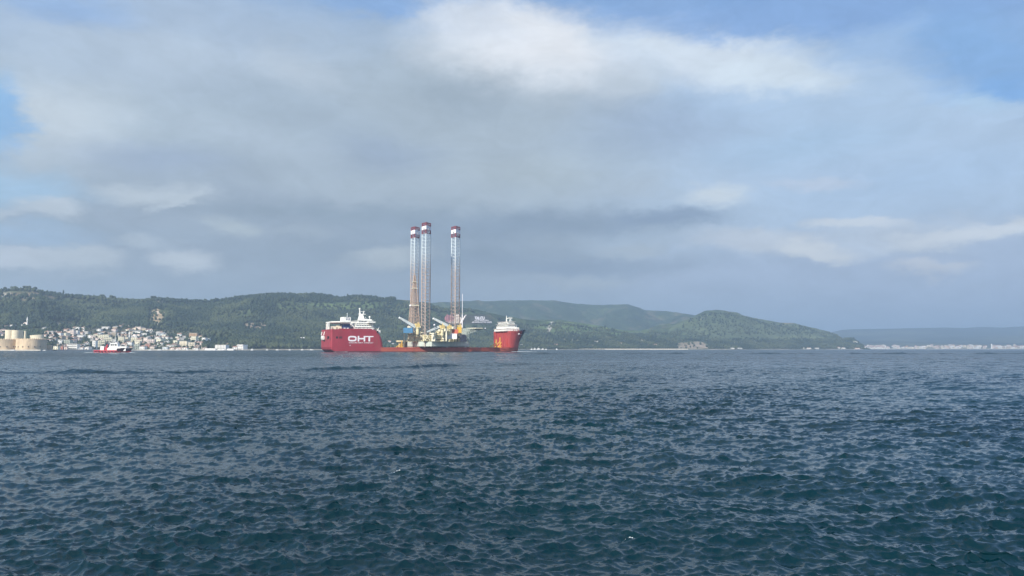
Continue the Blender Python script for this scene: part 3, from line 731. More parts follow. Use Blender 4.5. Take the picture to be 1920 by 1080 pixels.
am = MB(); s = S(692.3, 12); am.tube((s, 12, zb), (s, 12, zat(595, 750)), .35, 6); am.ball((s, 12, zat(594.2, 750)), .95)
am.build('antenna_dome', white, bridge)
for d in (-4, -2.6, -7): MB().tube((s + d, 12, zb), (s + d, 12, zat(597, 750)), .12, 4).build('antenna', white, bridge)
# davit and small boat at the forward end, lifeboat at the stern
db = MB(); s = S(709.6, 2); db.tube((s - 2, 3, 18), (s + .8, 3, zat(612.5, 745)), .5, 6); db.box(s - 1.0, s + 1.6, 1.4, 4.6, 18, 20.8); db.build('davit', white, ship)
MB().box(s - 2.2, s - .8, -.06, .4, 18.0, 20.4).build('hull_opening', dark, ship)
lb = MB(); 
lb.loft([[(-.55 + dx * w * .6, 29.5 + dy * 1.2, z) for dx, dy in ((-1, -4), (1, -4), (1.2, 0), (1, 4), (-1, 4), (-1.2, 0))] for z, w in ((11.6, .5), (12.8, 1.25), (14.2, 1.3), (15.6, .7))])
lb.build('lifeboat', white, ship)
for t in (24, 35): MB().tube((-.1, t, 19.5), (-.9, t, 16), .45).build('lifeboat_davit', white, ship)
# forecastle superstructure
y2 = 828; fb = None; z0 = FT
def fwd_tier(a, b, t0, t1, z0, z1, parent, nm='deckhouse_tier', lip=.5):
    mb = MB().box(S(a, t0), S(b, t0), t0, t1, z0, z1 - .2); mb.box(S(a, t0) - lip, S(b, t0) + lip, t0 - lip, t1 + lip, z1 - .2, z1)
    return mb.build(nm, white, parent)
fh = fwd_tier(949, 970.5, 6, 36, FT, zat(616.5, y2), ship, 'forward_deckhouse')
# its left flank is seen end-on: wide face towards the cargo deck
f2 = fwd_tier(951, 966, 8, 35, zat(616.5, y2), zat(611.5, y2), fh)
f3 = fwd_tier(952, 965, 8, 34, zat(611.5, y2), zat(608.6, y2), fh, lip=1.4)
f4 = fwd_tier(952.5, 964.5, 8.5, 33.5, zat(608.6, y2), zat(603.4, y2), fh, 'wheelhouse', .9)
za, zb2 = zat(607.9, y2), zat(606.5, y2)
boxes('window', glass, f4, [(S(952.5, 8.5) - .08, S(952.5, 8.5) + .2, 9.6 + k * 1.85, 10.9 + k * 1.85, za, zb2) for k in range(13)] + [(S(952.5, 8.5) + .7 + k * 1.6, S(952.5, 8.5) + 1.75 + k * 1.6, 8.42, 8.7, za, zb2) for k in range(4)])
for (pxx, t0, tier, yy) in ((949, 6, fh, 618.7), (951, 8, f2, 614)):
    boxes('window', glass, tier, [(S(pxx, t0) - .07, S(pxx, t0) + .2, t0 + 1.5 + k * 3, t0 + 2.4 + k * 3, zat(yy, y2), zat(yy, y2) + .8) for k in range(8)])
m1 = MB(); s = S(949.8, 27); za = zat(603.4, y2)
m1.tube((s, 27, za), (s, 27, zat(592.3, 840)), .75, 7, .25); m1.tube((s, 27, zat(598, 840)), (s + 2.4, 25, zat(596.8, 840)), .3); m1.build('signal_mast', white, f4)
m2 = MB(); s = S(957.5, 18)
m2.tube((s - 2, 17, za), (s - .3, 18, zat(597, y2)), .35); m2.tube((s + 2, 19, za), (s + .3, 18, zat(597, y2)), .35); m2.tube((s, 18, za), (s, 18, zat(594.8, y2)), .35)
m2.box(s - 2, s + 1.6, 17.2, 18.8, zat(595.6, y2), zat(594.9, y2)); m2.box(s - 1.2, s + 1.8, 17, 19, zat(597.6, y2), zat(596.8, y2)); m2.build('radar_mast', white, f4)
cr = MB(); s = S(969, 9); cr.box(s - 2.4, s + 1.8, 7, 11, FT, zat(614.2, 825)); cr.tube((s - .8, 9, zat(614.2, 825)), (s - .8, 9, zat(609.6, 825)), .8, 8); cr.build('anchor_windlass_house', white, fh)
boxes('winch', red2, ship, [(S(962, 6) + k * 2, S(962, 6) + k * 2 + 1.1, 6, 9, FT, FT + 1.6) for k in range(4)])
for t in (.6, B - .6):
    rl = MB()
    for k in range(10): rl.tube((188 + k * 1.2, t, FT), (188 + k * 1.2, t, FT + 1.1), .08, 4)
    rl.tube((188, t, FT + 1.1), (199, t, FT + 1.1), .08, 4)
    rl.build('railing', white, ship)
sl_ = MB(); s = S(946, 30); sl_.tube((188.2, 40, FT + .2), (189.5, 34, zat(614.5, 845)), .7, 6); sl_.tube((189.5, 34, zat(614.5, 845)), (189.5, 30, zat(613.2, 845)), .7, 6); sl_.build('gantry', white, ship)
# yellow seafastening posts standing on the deck
def yframe(pxb, pyt, px2, t, lean):
    s = S(pxb, t); zt = zat(pyt, wY(s, t)); mb = MB()
    mb.tube((s, t, DK), (s, t, zt), .5, 6); mb.tube((s + lean, t, DK), (s, t, DK + (zt - DK) * .62), .42, 6); mb.tube((s + lean * .5, t, DK + .3), (s, t, DK + (zt - DK) * .3), .3, 5)
    mb.box(s - .9, s + .9, t - .9, t + .9, DK, DK + .5)
    mb.build('guide_post', yellow, ship)
yframe(930.5, 636.5, 0, 3, -7.5); yframe(937.5, 632.8, 0, 14, -6); yframe(941.5, 632.8, 0, 22, -4.5); yframe(943.5, 635, 0, 30, -4)
yframe(753.5, 638.5, 0, 8, -6.0); yframe(757.5, 641, 0, 14, -5); yframe(750.5, 645, 0, 20, -4)
yb = MB(); s = S(749, 16); yb.box(s - 2, s + 3, 14, 20, zat(641.5, 780), zat(638.2, 780)); yb.tube((s, 17, DK), (s, 17, zat(641, 780)), .5, 6); yb.build('guide_platform', pipe, ship)
dm = MB(); s = S(760, 8)
boxes('deck_winch', deckm, ship, [(s - 2.4 + k * 1.1, s - 1.6 + k * 1.1, 6 + k, 9 + k, DK, DK + 4 + (k % 3) * 1.6) for k in range(5)])
boxes('cribbing_beam', rustbrown, ship, [(s, s + 2.2, 3, 39, DK, DK + .61) for s in range(88, 146, 6)])

# ------------------------------------------------------------------ jack-up rig standing on the ship's deck
RO = (110.0, 18.0, DK + .6)
rw = P0 + Vector((RO[0] * cs - RO[1] * sn, RO[0] * sn + RO[1] * cs, RO[2]))
rig = thing('jackup_rig', 'jack-up drilling rig with three tall lattice legs riding on the red ship deck', 'drilling rig', rw, PSI)
def rb_(mb, name, m, parent=None, smooth=False): return mb.build(name, m, parent or rig, RO, smooth)
Z0 = DK + .62; Z1 = zat(640.4, 762)
poly = [(86.5, -2), (97, -10), (145, 10), (147, 18), (145, 26), (97, 50), (88, 44)]
rh = rb_(MB().prism([(x, y) for x, y in poly], Z0 + .4, Z1).prism([(x * .96 + 4.4, y * .9 + 1.8) for x, y in poly], Z0, Z0 + .39), 'hull', green)
ra = MB()
for i in range(len(poly)):
    a, b = Vector(poly[i]), Vector(poly[(i + 1) % len(poly)]); n = max(2, int((b - a).length / 2.5))
    for k in range(n): p = a.lerp(b, k / n); ra.tube((p.x, p.y, Z1), (p.x, p.y, Z1 + 1.2), .07, 4)
    ra.tube((a.x, a.y, Z1 + 1.2), (b.x, b.y, Z1 + 1.2), .07, 4); ra.tube((a.x, a.y, Z1 + .6), (b.x, b.y, Z1 + .6), .05, 4)
rb_(ra, 'railing', pipe)
def wp(px, Yd): # world column/depth -> ship coordinates
    x = azk(px) * Yd - P0.x; y = Yd - P0.y; return x * cs + y * sn, -x * sn + y * cs
LEGS = [(797.3, 764, 418.0, 16.4), (776.2, 799, 426.0, 15.6), (853.3, 799, 425.0, 16.2)]
def leg(pxc, Yd, ytop, wpx, rot):
    cx, cy = wp(pxc, Yd); zt = zat(ytop, Yd); R = wpx * Yd / F / 2 * 1.10
    ch = [(cx + R * cos(radians(rot + 120 * k)), cy + R * sin(radians(rot + 120 * k))) for k in range(3)]
    zb0 = Z0; n = int((zt - zb0) / 3.45); dz = (zt - zb0) / n
    zr = zt - 20.0 / 1.0 * .55 * Yd / 764; zs = zat(480 - 4, Yd)
    z_a, z_b, z_c = zat(ytop + 6.3, Yd), zat(ytop + 13.2, Yd), zat(ytop + 20.5, Yd)
    def m_at(z): return 'r' if z > z_a else 'w' if z > z_b else 'r' if z > z_c else 's' if z > zs else 'd'
    P = {k: MB() for k in 'rwsd'}
    for (x, y) in ch:
        for (a, b, k) in ((zb0, zs, 'd'), (zs, z_c, 's'), (z_c, z_b, 'r'), (z_b, z_a, 'w'), (z_a, zt, 'r')):
            P[k].tube((x, y, a), (x, y, b), .38, 7)
            P[k].box(x - .5, x + .5, y - .12, y + .12, a, b)
    for i in range(n + 1):
        z = zb0 + i * dz; k = m_at(z - .2)
        for q in range(3):
            a, b = ch[q], ch[(q + 1) % 3]; P[k].tube((*a, z), (*b, z), .17, 4)
            if i < n:
                mid = ((a[0] + b[0]) / 2, (a[1] + b[1]) / 2); kk = m_at(z + dz / 2)
                P[kk].tube((*a, z), (*mid, z + dz), .14, 4); P[kk].tube((*b, z), (*mid, z + dz), .14, 4)
        mids = [((ch[q][0] + ch[(q + 1) % 3][0]) / 2, (ch[q][1] + ch[(q + 1) % 3][1]) / 2) for q in range(3)]
        for q in range(3): P[k].tube((*mids[q], z), (*mids[(q + 1) % 3], z), .09, 4)
    L0 = rb_(P['d'], 'leg', steel)
    rb_(P['s'], 'upper_lattice', silver, L0); rb_(P['w'], 'white_band', bright, L0)
    # plated bands round the leg head
    pl = MB()
    for q in range(3):
        a, b = Vector(ch[q]), Vector(ch[(q + 1) % 3]); c = (a + b) / 2; nrm = (c - Vector((cx, cy))).normalized() * .25
        for u0, u1 in ((.04, .40), (.60, .96)):
            p, r = a.lerp(b, u0) + nrm, a.lerp(b, u1) + nrm; pl.prism([(p.x, p.y), (r.x, r.y), (r.x - nrm.x * .8, r.y - nrm.y * .8), (p.x - nrm.x * .8, p.y - nrm.y * .8)], z_b, z_a)
        p, r = a.lerp(b, .40) + nrm, a.lerp(b, .60) + nrm; pl.prism([(p.x, p.y), (r.x, r.y), (r.x - nrm.x * .8, r.y - nrm.y * .8), (p.x - nrm.x * .8, p.y - nrm.y * .8)], (z_b + z_a) / 2, z_a)
    rb_(pl, 'band_plate', bright, L0)
    rr = P['r']
    for q in range(3):
        a, b = ch[q], ch[(q + 1) % 3]
        for z in (z_c + .5, z_a + .5, zt - .6): rr.tube((*a, z), (*b, z), .2, 5)
        rr.tube((*a, z_a), (*b, zt), .16, 4); rr.tube((*b, z_a), (*a, zt), .16, 4); rr.tube((*a, z_c), (*b, z_b), .16, 4); rr.tube((*b, z_c), (*a, z_b), .16, 4)
    rb_(rr, 'red_band', maroon, L0)
    return cx, cy, ch
lg = [leg(*LEGS[0], rot=8), leg(*LEGS[1], rot=8), leg(*LEGS[2], rot=8)]
# jacking houses round each leg
for (cx, cy, ch) in lg:
    for (x, y) in ch:
        jh = MB().box(x - 1.9, x + 1.9, y - 1.7, y + 1.7, Z1, Z1 + 6.2)
        for q in range(4): jh.tube((x - 1.9, y - 1.9, Z1 + .8 + q * 1.5), (x + 1.9, y - 1.9, Z1 + .8 + q * 1.5), .35, 6)
        jh.tube((x - 2.6, y - 2.2, Z1), (x, y - 2.2, Z1 + 6), .22); rb_(jh, 'jacking_house', pipe)
# derrick standing in front of the second leg
dx_, dy_ = wp(776.0, 784); dzb = zat(613, 784); lv = [(613, 8.4), (573, 6.0), (541, 3.2), (527, 2.0), (516, 1.2)]
dr = MB(); prev = None
for i, (py, hwpx) in enumerate(lv):
    z = zat(py, 784); w = hwpx * 784 / F
    c4 = [(dx_ + a * w, dy_ + b * w, z) for a, b in ((-1, -1), (1, -1), (1, 1), (-1, 1))]
    if prev:
        nb_ = max(1, int((z - prev[0][2]) / 3.2))
        for q in range(4):
            A, A2 = Vector(prev[q]), Vector(c4[q]); Bq, B2 = Vector(prev[(q + 1) % 4]), Vector(c4[(q + 1) % 4]); dr.tube(A, A2, .38, 5)
            for h in range(nb_):
                u, v = h / nb_, (h + 1) / nb_; dr.tube(A.lerp(A2, u), Bq.lerp(B2, v), .2, 4); dr.tube(Bq.lerp(B2, u), A.lerp(A2, v), .2, 4); dr.tube(A.lerp(A2, v), Bq.lerp(B2, v), .2, 4)
    prev = c4
DER = rb_(dr, 'derrick', rustbrown)
pf = MB(); z = zat(573, 784); w = 6.9 * 784 / F; pf.box(dx_ - w, dx_ + w, dy_ - w, dy_ + w, z - .3, z + .5); z = zat(541, 784); pf.box(dx_ - 2.6, dx_ + 2.6, dy_ - 2.6, dy_ + 2.6, z - .2, z + .3); 
z = zat(529, 784); pf.box(dx_ - 2.3, dx_ + 2.3, dy_ - 2, dy_ + 2, z - .2, z + .25)
rb_(pf, 'monkey_board', cream, DER)
xb, yb_ = wp(768.6, 780); rb_(MB().ball((xb, yb_, zat(573, 780)), 1.15), 'dome_light', bright, DER)
rb_(MB().box(dx_ - 5.5, dx_ + 5.5, dy_ - 5, dy_ + 5, zat(614.5, 784), zat(611.5, 784)), 'drill_floor', cream, DER)
# generic helper: box on the rig between two columns at a depth
def rbox(name, px0, px1, py0, py1, Yd, thick, m, parent=None):
    s0, t0 = wp(px0, Yd); s1, t1 = wp(px1, Yd); a, b = Vector((s0, t0)), Vector((s1, t1)); d = (b - a).normalized(); n = Vector((-d.y, d.x)) * thick
    q = [a, b, b + n, a + n]; return rb_(MB().prism([(v.x, v.y) for v in q], zat(py1, Yd), zat(py0, Yd)), name, m, parent)
def rpt(px, py, Yd): s, t = wp(px, Yd); return (s, t, zat(py, Yd))
def crane(base, boomtip, heel, bcol, nm='crane', tip_w=.35, heel_w=1.0, lattice=False, ped=True):
    """base (px, py0, py1, Y), boom from heel to tip given as (px, py, Y)"""
    px, y0, y1, Yd = base; s, t = wp(px, Yd)
    pd = rb_(MB().lathe(s, t, [(1.5, zat(y1, Yd)), (1.5, zat((y0 + y1) / 2, Yd)), (2.2, zat((y0 + y1) / 2, Yd) + .1), (2.2, zat((y0 + y1) / 2, Yd) + .9)], 12), nm, pipe)
    zc = zat((y0 + y1) / 2, Yd) + .9; zt_ = zat(y0, Yd)
    rb_(MB().box(s - 2.4, s + 2.0, t - 1.8, t + 1.8, zc, zc + (zt_ - zc) * .62).tube((s + 1.4, t - 1.2, zc), (s + .4, t, zt_), .3).tube((s + 1.4, t + 1.2, zc), (s + .4, t, zt_), .3), 'cab', craney, pd)
    H = Vector(rpt(*heel)); Tp = Vector(rpt(*boomtip)); ax = (Tp - H).normalized(); up = Vector((0, 0, 1)); sd2 = ax.cross(up).normalized(); u2 = sd2.cross(ax)
    mb = MB(); n = 12; rings = []
    for k in range(n + 1):
        u = k / n; w = heel_w * (1 - u) + tip_w * u; w *= 1 - .5 * max(0, (.12 - u) / .12); c = H.lerp(Tp, u); rings.append([c + sd2 * w * a + u2 * w * b for a, b in ((-1, -1), (1, -1), (1, 1), (-1, 1))])
    for k in range(n):
        for q in range(4):
            A, A2, Bq, B2 = rings[k][q], rings[k + 1][q], rings[k][(q + 1) % 4], rings[k + 1][(q + 1) % 4]
            mb.tube(A, A2, .22, 4); mb.tube(A, B2, .13, 4); mb.tube(A, Bq, .13, 4)
            if not lattice: mb.tube(Bq, A2, .13, 4)
    if not lattice:
        mb.loft([[r_[q] * .999 + (H.lerp(Tp, i / n) - r_[q]) * .08 for q in range(4)] for i, r_ in enumerate(rings)])
    rb_(mb, 'boom', bcol, pd)
    ln_ = MB(); ln_.tube((s + .4, t, zt_), Tp, .07, 4); ln_.tube(Tp, Tp - Vector((0, 0, 3)), .06, 4); rb_(ln_, 'cable', deckm, pd)
crane((782.5, 603, 627, 762), (747.8, 595.5, 750), (779.5, 614.5, 762), greyb, tip_w=.7, heel_w=1.6)
crane((842, 607.5, 628, 768), (811.5, 597, 758), (841, 612, 768), greyb, tip_w=.65, heel_w=1.4)
crane((861.5, 607, 624, 800), (873.5, 590.5, 795), (864, 606, 800), bright, tip_w=.35, heel_w=.6)
crane((829, 606, 629, 758), (800.3, 622.5, 748), (825, 611.8, 758), greyb, tip_w=.4, heel_w=.9, lattice=True)
# modules and machinery
rbox('mud_module', 765, 783, 626.0, 640.2, 768, 9, pipe); rbox('machinery_deck', 763.5, 792, 622.8, 624.2, 764, 9, cream); rbox('machinery_deck', 764, 793, 629.3, 630.4, 763, 8, cream)
dk = MB()
for k in range(14): s, t = wp(765.5 + k * 2.0, 762); dk.box(s - .4, s + .5, t, t + 1.2, zat(640, 762), zat(636 - (k * 37 % 7), 762)); dk.tube((s, t - .3, zat(640, 762)), (s, t - .3, zat(624, 762)), .14, 4)
rb_(dk, 'pipe_rack', deckm)
rbox('tank', 808.8, 815.6, 626.5, 639.8, 757, 5, cream); rbox('tank_roof', 806.5, 816.8, 624.2, 626.4, 756.5, 6, cream)
rbox('accommodation', 816.5, 836, 628.5, 631, 762, 12, pipe); rbox('accommodation', 819, 836.5, 621.5, 627.5, 765, 10, pipe); rbox('accommodation', 829.5, 841, 613.5, 621, 768, 8, cream); rbox('engine_module', 818, 838, 632.5, 639.8, 763, 8, pipe); rbox('vent_stack', 829.4, 832.2, 610.5, 639.6, 760, 2, cream); rbox('vent_stack', 835.2, 837.6, 614, 639.6, 760, 2, cream)
rbox('accommodation', 840, 850, 612.5, 616.5, 774, 6, cream); rbox('accommodation', 843, 851, 617, 622.5, 772, 6, pipe); rbox('store', 821, 825, 617.5, 621.5, 763, 4, cream)
wd = MB()
for k in range(9): s, t = wp(818.5 + k * 2.0, 757.5); wd.box(s - .3, s + .3, t, t + .3, zat(637.5, 757), zat(635.5, 757)); 
for k in range(7): s, t = wp(820 + k * 2.2, 759.5); wd.box(s - .35, s + .35, t, t + .3, zat(626, 759), zat(624.4, 759))
rb_(wd, 'porthole', dark)
px_ = MB()
rr_ = random.Random(4)
for k in range(70):
    a = rr_.uniform(764, 868); y_ = rr_.uniform(620, 638); Yd = 756 + max(0, (a - 808) * .35) + max(0, (808 - a) * .25) + rr_.uniform(0, 8); p = rpt(a, y_, Yd); q_ = rpt(a + rr_.uniform(-4, 4), min(639.6, y_ + rr_.uniform(-1, 6)), Yd + rr_.uniform(-2, 2)); px_.tube(p, q_, rr_.uniform(.1, .32), 5)
    if k % 3 == 0: q2 = (p[0], p[1], Z1); px_.tube(p, q2, .14, 4)
rb_(px_, 'pipework', pipe)
px_ = MB()
for k in range(34):
    a = rr_.choice([rr_.uniform(764, 806), rr_.uniform(838, 876)]); y_ = rr_.uniform(625, 639); Yd = 757 + abs(a - 808) * .3 + rr_.uniform(2, 9); p = rpt(a, y_, Yd); w_ = rr_.uniform(.5, 1.5); px_.box(p[0] - w_, p[0] + w_, p[1] - w_, p[1] + w_, max(Z1, p[2] - 2), p[2])
rb_(px_, 'deck_equipment', deckm)
# helideck cantilevered beyond the bow corner, on its lattice tower
yh = 772; H0, H1 = 879, 917.5
s0, t0 = wp(H0, yh); s1, t1 = wp(H1, yh)
hp = MB(); cxh, cyh = (s0 + s1) / 2, (t0 + t1) / 2 + 8; rh_ = abs(s1 - s0) / 2 / cos(radians(22.5)) * .98
oc = [(cxh + rh_ * cos(radians(22.5 + 45 * k)), cyh + rh_ * sin(radians(22.5 + 45 * k))) for k in range(8)]
hp.prism(oc, zat(616.3, 780), zat(615.2, 780)); HEL = rb_(hp, 'helideck', cream)
zt_ = zat(616.4, 780)
for t_off in (-6, 0, 6):
    tr = MB()
    px0, px1 = 874, 915; nn_ = 9; pu = []; pl_ = []
    for k in range(nn_ + 1):
        u = k / nn_; x = s0 - 4 + (s1 - s0 + 2) * u; pu.append((x, cyh + t_off, zt_)); pl_.append((x, cyh + t_off, zt_ - 6.0 * (1 - u) ** 1.3 - .2))
    for k in range(nn_):
        tr.tube(pl_[k], pl_[k + 1], .22, 4); tr.tube(pu[k], pu[k + 1], .22, 4); tr.tube(pl_[k], pu[k + 1], .18, 4); tr.tube(pl_[k], pu[k], .14, 4)
    rb_(tr, 'support_truss', green, HEL)
rb_(MB().ball((s1 - .8, cyh - 4, zt_ + .1), .9), 'deck_light', bright, HEL)
tw = MB(); T0, T1 = 872.5, 879.5; a = Vector(wp(T0, 770)); b = Vector(wp(T1, 773)); zz = np.linspace(Z1, zat(616.5, 771), 7); c4 = [a, b, b + Vector((0, 7)), a + Vector((0, 7))]
for q in range(4):
    tw.tube((*c4[q], Z1), (*c4[q], zz[-1]), .3, 5)
    for k in range(6): tw.tube((*c4[q], zz[k]), (*c4[(q + 1) % 4], zz[k + 1]), .2, 4); tw.tube((*c4[(q + 1) % 4], zz[k]), (*c4[q], zz[k + 1]), .2, 4); tw.tube((*c4[q], zz[k + 1]), (*c4[(q + 1) % 4], zz[k + 1]), .2, 4)
rb_(tw, 'lattice_tower', green)
ah = rpt(866.6, 587, 790); rb_(MB().tube((ah[0], ah[1], Z1), (ah[0], ah[1], zat(590, 790)), .5, 6).tube((ah[0], ah[1], zat(590, 790)), (ah[0], ah[1], zat(551, 790)), .26, 6), 'vent_mast', bright)
fl = rpt(814.1, 609.3, 752); rb_(MB().ball(fl, .95).tube((fl[0], fl[1], fl[2] - .9), (fl[0], fl[1], zat(622, 752)), .09, 4), 'floodlight', bright)
dd = MB(); c_ = rpt(868.3, 632.5, 768); rg_ = []
for yv in (-2.2, -2.0, 2.0, 2.2): rg_.append([(c_[0] + 2.9 * cos(2 * pi * k / 18), c_[1] + yv, c_[2] + 2.9 * sin(2 * pi * k / 18)) for k in range(18)])
dd.loft(rg_); dd.box(c_[0] - 3.2, c_[0] + 3.2, c_[1] - 2, c_[1] + 2, Z1, c_[2] - 2); rb_(dd, 'cable_drum', drumm)
# white braces beside the near leg
for a_, b_2 in (((798, 626), (806, 638.5)), ((797, 638.5), (803, 629)), ((788, 628), (798, 638.5))): rb_(MB().tube(rpt(*a_, 757), rpt(*b_2, 757), .3), 'brace', cream)
# free-standing containers on the rig deck: separate things
def container(px0, px1, py0, py1, Yd, dep, m, label, legs=True):
    s0, t0 = wp(px0, Yd); s1, t1 = wp(px1, Yd); w = s1 - s0; z0, z1 = zat(py1, Yd), zat(py0, Yd)
    wl = P0 + Vector((s0 * cs - t0 * sn, s0 * sn + t0 * cs, z0)); o = thing('deck_container', label, 'container', wl, 0)
    ww = Vector((azk(px1) * Yd - azk(px0) * Yd, 0)).length; h = z1 - z0
    mb = MB().box(0, ww, 0, dep, 0, h); n = int(ww / .6)
    for k in range(n): mb.box(k * .6 + .1, k * .6 + .35, -.06, 0, .15, h - .15)
    mb.build('shell', m, o)
    fr = MB()
    for x in (0, ww): fr.box(x - .1, x + .1, -.12, .12, 0, h)
    fr.box(-.1, ww + .1, -.12, .12, h - .1, h + .1); fr.box(-.1, ww + .1, -.12, .12, -.1, .12); fr.build('frame', m, o)
    if legs: 
        lm = MB()
        for x in (.3, ww - .3):
            lm.tube((x, .3, -.05), (x, .3, Z1 - z0), .2, 5); lm.tube((x, dep - .3, -.05), (x, dep - .3, Z1 - z0), .2, 5)
        lm.build('stand', deckm, o)
    return o
container(756.2, 773, 614.6, 624.2, 758, 7, blue, 'blue container on the left end of the rig deck below the grey crane boom')
container(847.6, 858.5, 617.8, 625.4, 772, 5, orange, 'red container stacked above the white cabin on the rig deck')
container(838.4, 856.3, 625.7, 635.2, 768, 7, bright, 'white cabin module on the rig deck beneath the red container')
container(856.6, 865.5, 613.5, 624.5, 785, 4, yellow, 'yellow box module at the foot of the right lattice leg')
# ------------------------------------------------------------------ fortress
stone = mat('fortress_stone', (.66, .52, .35), .85, .16, .12, stain=(.38, .28, .19), ss=.06)
stonel = mat('pale_stone', (.70, .63, .47), .85, .12, .2); quaym = mat('pale_quay_concrete', (.55, .52, .45), .8, .12, .2)
fort = thing('fortress', 'old tan stone sea fortress with round bastions and a lobed keep at the water edge', 'fortress', (azk(30) * 1262, 1262, 0))
fo_ = (azk(30) * 1262, 1262, 0)
def fb_(mb, name, m=stone, parent=None): return mb.build(name, m, parent or fort, fo_)
def bast(px, Yd, rpx, ytop, name='bastion'):
    cx = azk(px) * (Yd + 20); r = rpx * (Yd + 20) / F; zt = zat(ytop, Yd)
    o = fb_(MB().lathe(cx, Yd + r, [(r * 1.02, -1), (r * 1.01, 2), (r, zt - 1.2), (r * 1.008, zt - 1.1), (r * 1.008, zt - .9), (r, zt - .85), (r, zt), (r - 2.2, zt), (r - 2.2, zt - 1.6), (.5, zt - 1.6)], 40), name)
    cr = MB()
    for k in range(0, 44):
        a = 2 * pi * k / 44; x, y = cx + (r - 1.0) * cos(a), Yd + r + (r - 1.0) * sin(a); cr.box(x - .8, x + .8, y - .8, y + .8, zt + .003, zt + 1.1)
    fb_(cr, 'battlement', stone, o); gp = MB()
    for k in range(7): a = -pi / 2 + (k - 3) * .38; x, y = cx + r * 1.0 * cos(a), Yd + r + r * 1.0 * sin(a); fb_(MB().box(x - .7, x + .7, y - .5, y + .5, 5.2, 7.2), 'gun_port', dark, o)
bast(3, 1240, 28.5, 636.2); bast(57, 1246, 25, 635.8)
kx = azk(32) * 1330; kz = zat(618.2, 1300); kr = 7.6 * 1330 / F
KP = fb_(MB().lathe(kx - kr * .85, 1318, [(kr, 2), (kr * .98, kz), (kr * .8, kz), (kr * .8, kz - 1), (.3, kz - 1)], 22), 'keep', stonel)
fb_(MB().lathe(kx + kr * .75, 1318, [(kr, 2), (kr * .98, kz - .4), (.3, kz - .5)], 22), 'keep_lobe', stonel, KP); fb_(MB().lathe(kx, 1332, [(kr, 2), (kr * .98, kz - .2), (.3, kz - .3)], 22), 'keep_lobe', stonel, KP)
fb_(MB().tube((azk(46) * 1305, 1305, 2), (azk(46) * 1305, 1305, zat(621.5, 1305)), 1.6, 10).tube((azk(46) * 1305, 1305, zat(621.5, 1305)), (azk(46) * 1305, 1305, zat(620.5, 1305)), 2.0, 10), 'turret', stonel)
wx = azk(66) * 1335
fb_(MB().loft([[(wx + r * 1.0 * cos(a), 1338 + r * .7 * sin(a), z + .7 * r * .12 * cos(a)) for a in np.linspace(0, 2 * pi, 26)[:-1]] for r, z in ((12.5, 4), (11.5, zat(628.2, 1335)), (9, zat(628.2, 1335)), (2, zat(629, 1335)))]), 'inner_tower', stonel)
wl_ = MB(); wl_.box(azk(-60) * 1300, azk(20) * 1300, 1300, 1303, 1, zat(640, 1300)).box(azk(50) * 1300, azk(92) * 1300, 1296, 1299, 1, zat(646, 1300))
fb_(MB().box(azk(-60) * 1300, azk(20) * 1300, 1300, 1303, 1, zat(640, 1300)), 'curtain_wall'); fb_(MB().box(azk(74) * 1296, azk(96) * 1296, 1296, 1299, 1, zat(647, 1296)), 'curtain_wall')
# quay running along the village front
qb = MB(); qx = np.arange(-200, 400, 12); pts = []
for a, b in zip(qx[:-1], qx[1:]):
    ya, yb2 = [min(np.interp(q, PX, shoreD) - 6, 1e9) for q in (a, b)]; 
    if b < 84: ya = yb2 = 1236
    A = (azk(a) * ya, ya); Bv = (azk(b) * yb2, yb2); qb.prism([A, Bv, (Bv[0], Bv[1] + 9), (A[0], A[1] + 9)], -1.5, 1.7)
o = qb.build('quay', quaym); o['kind'] = 'structure'

# ------------------------------------------------------------------ houses
CO = dict(w=(.86, .85, .82), c=(.80, .73, .58), p=(.78, .66, .60), g=(.48, .48, .46), y=(.83, .79, .62), t=(.52, .44, .34), o=(.62, .42, .26), r=(.55, .24, .18), b=(.58, .64, .68), e=(.50, .54, .46))
CN = dict(w='white', c='cream', p='pale pink', g='grey', y='pale yellow', t='tan', o='ochre', r='reddish', b='pale blue', e='grey green')
wallm = {k: mat('plaster_' + CN[k].replace(' ', '_'), v, .8, .08, .25) for k, v in CO.items()}
RC = dict(t=(.32, .19, .14), b=(.25, .18, .15), g=(.32, .31, .30), f=(.50, .47, .42))
roofm = {k: mat('roof_' + n, RC[k], .85, .2, .5) for k, n in (('t', 'terracotta'), ('b', 'brown_tile'), ('g', 'grey_sheet'), ('f', 'flat_concrete'))}
RN = dict(t='terracotta roof', b='brown tiled roof', g='grey sheet roof', f='flat roof')
ONES = 'zeroth first second third fourth fifth sixth seventh eighth ninth tenth eleventh twelfth thirteenth fourteenth fifteenth sixteenth seventeenth eighteenth nineteenth'.split()
TENS = {2: 'twent', 3: 'thirt', 4: 'fort', 5: 'fift', 6: 'sixt', 7: 'sevent', 8: 'eight', 9: 'ninet'}
def ordn(n):
    if n >= 100: return 'hundred and ' + ordn(n - 100) if n > 100 else 'hundredth'
    if n < 20: return ONES[n]
    return TENS[n // 10] + ('ieth' if n % 10 == 0 else 'y ' + ONES[n % 10])
HOUSES = []
hr = random.Random(11)
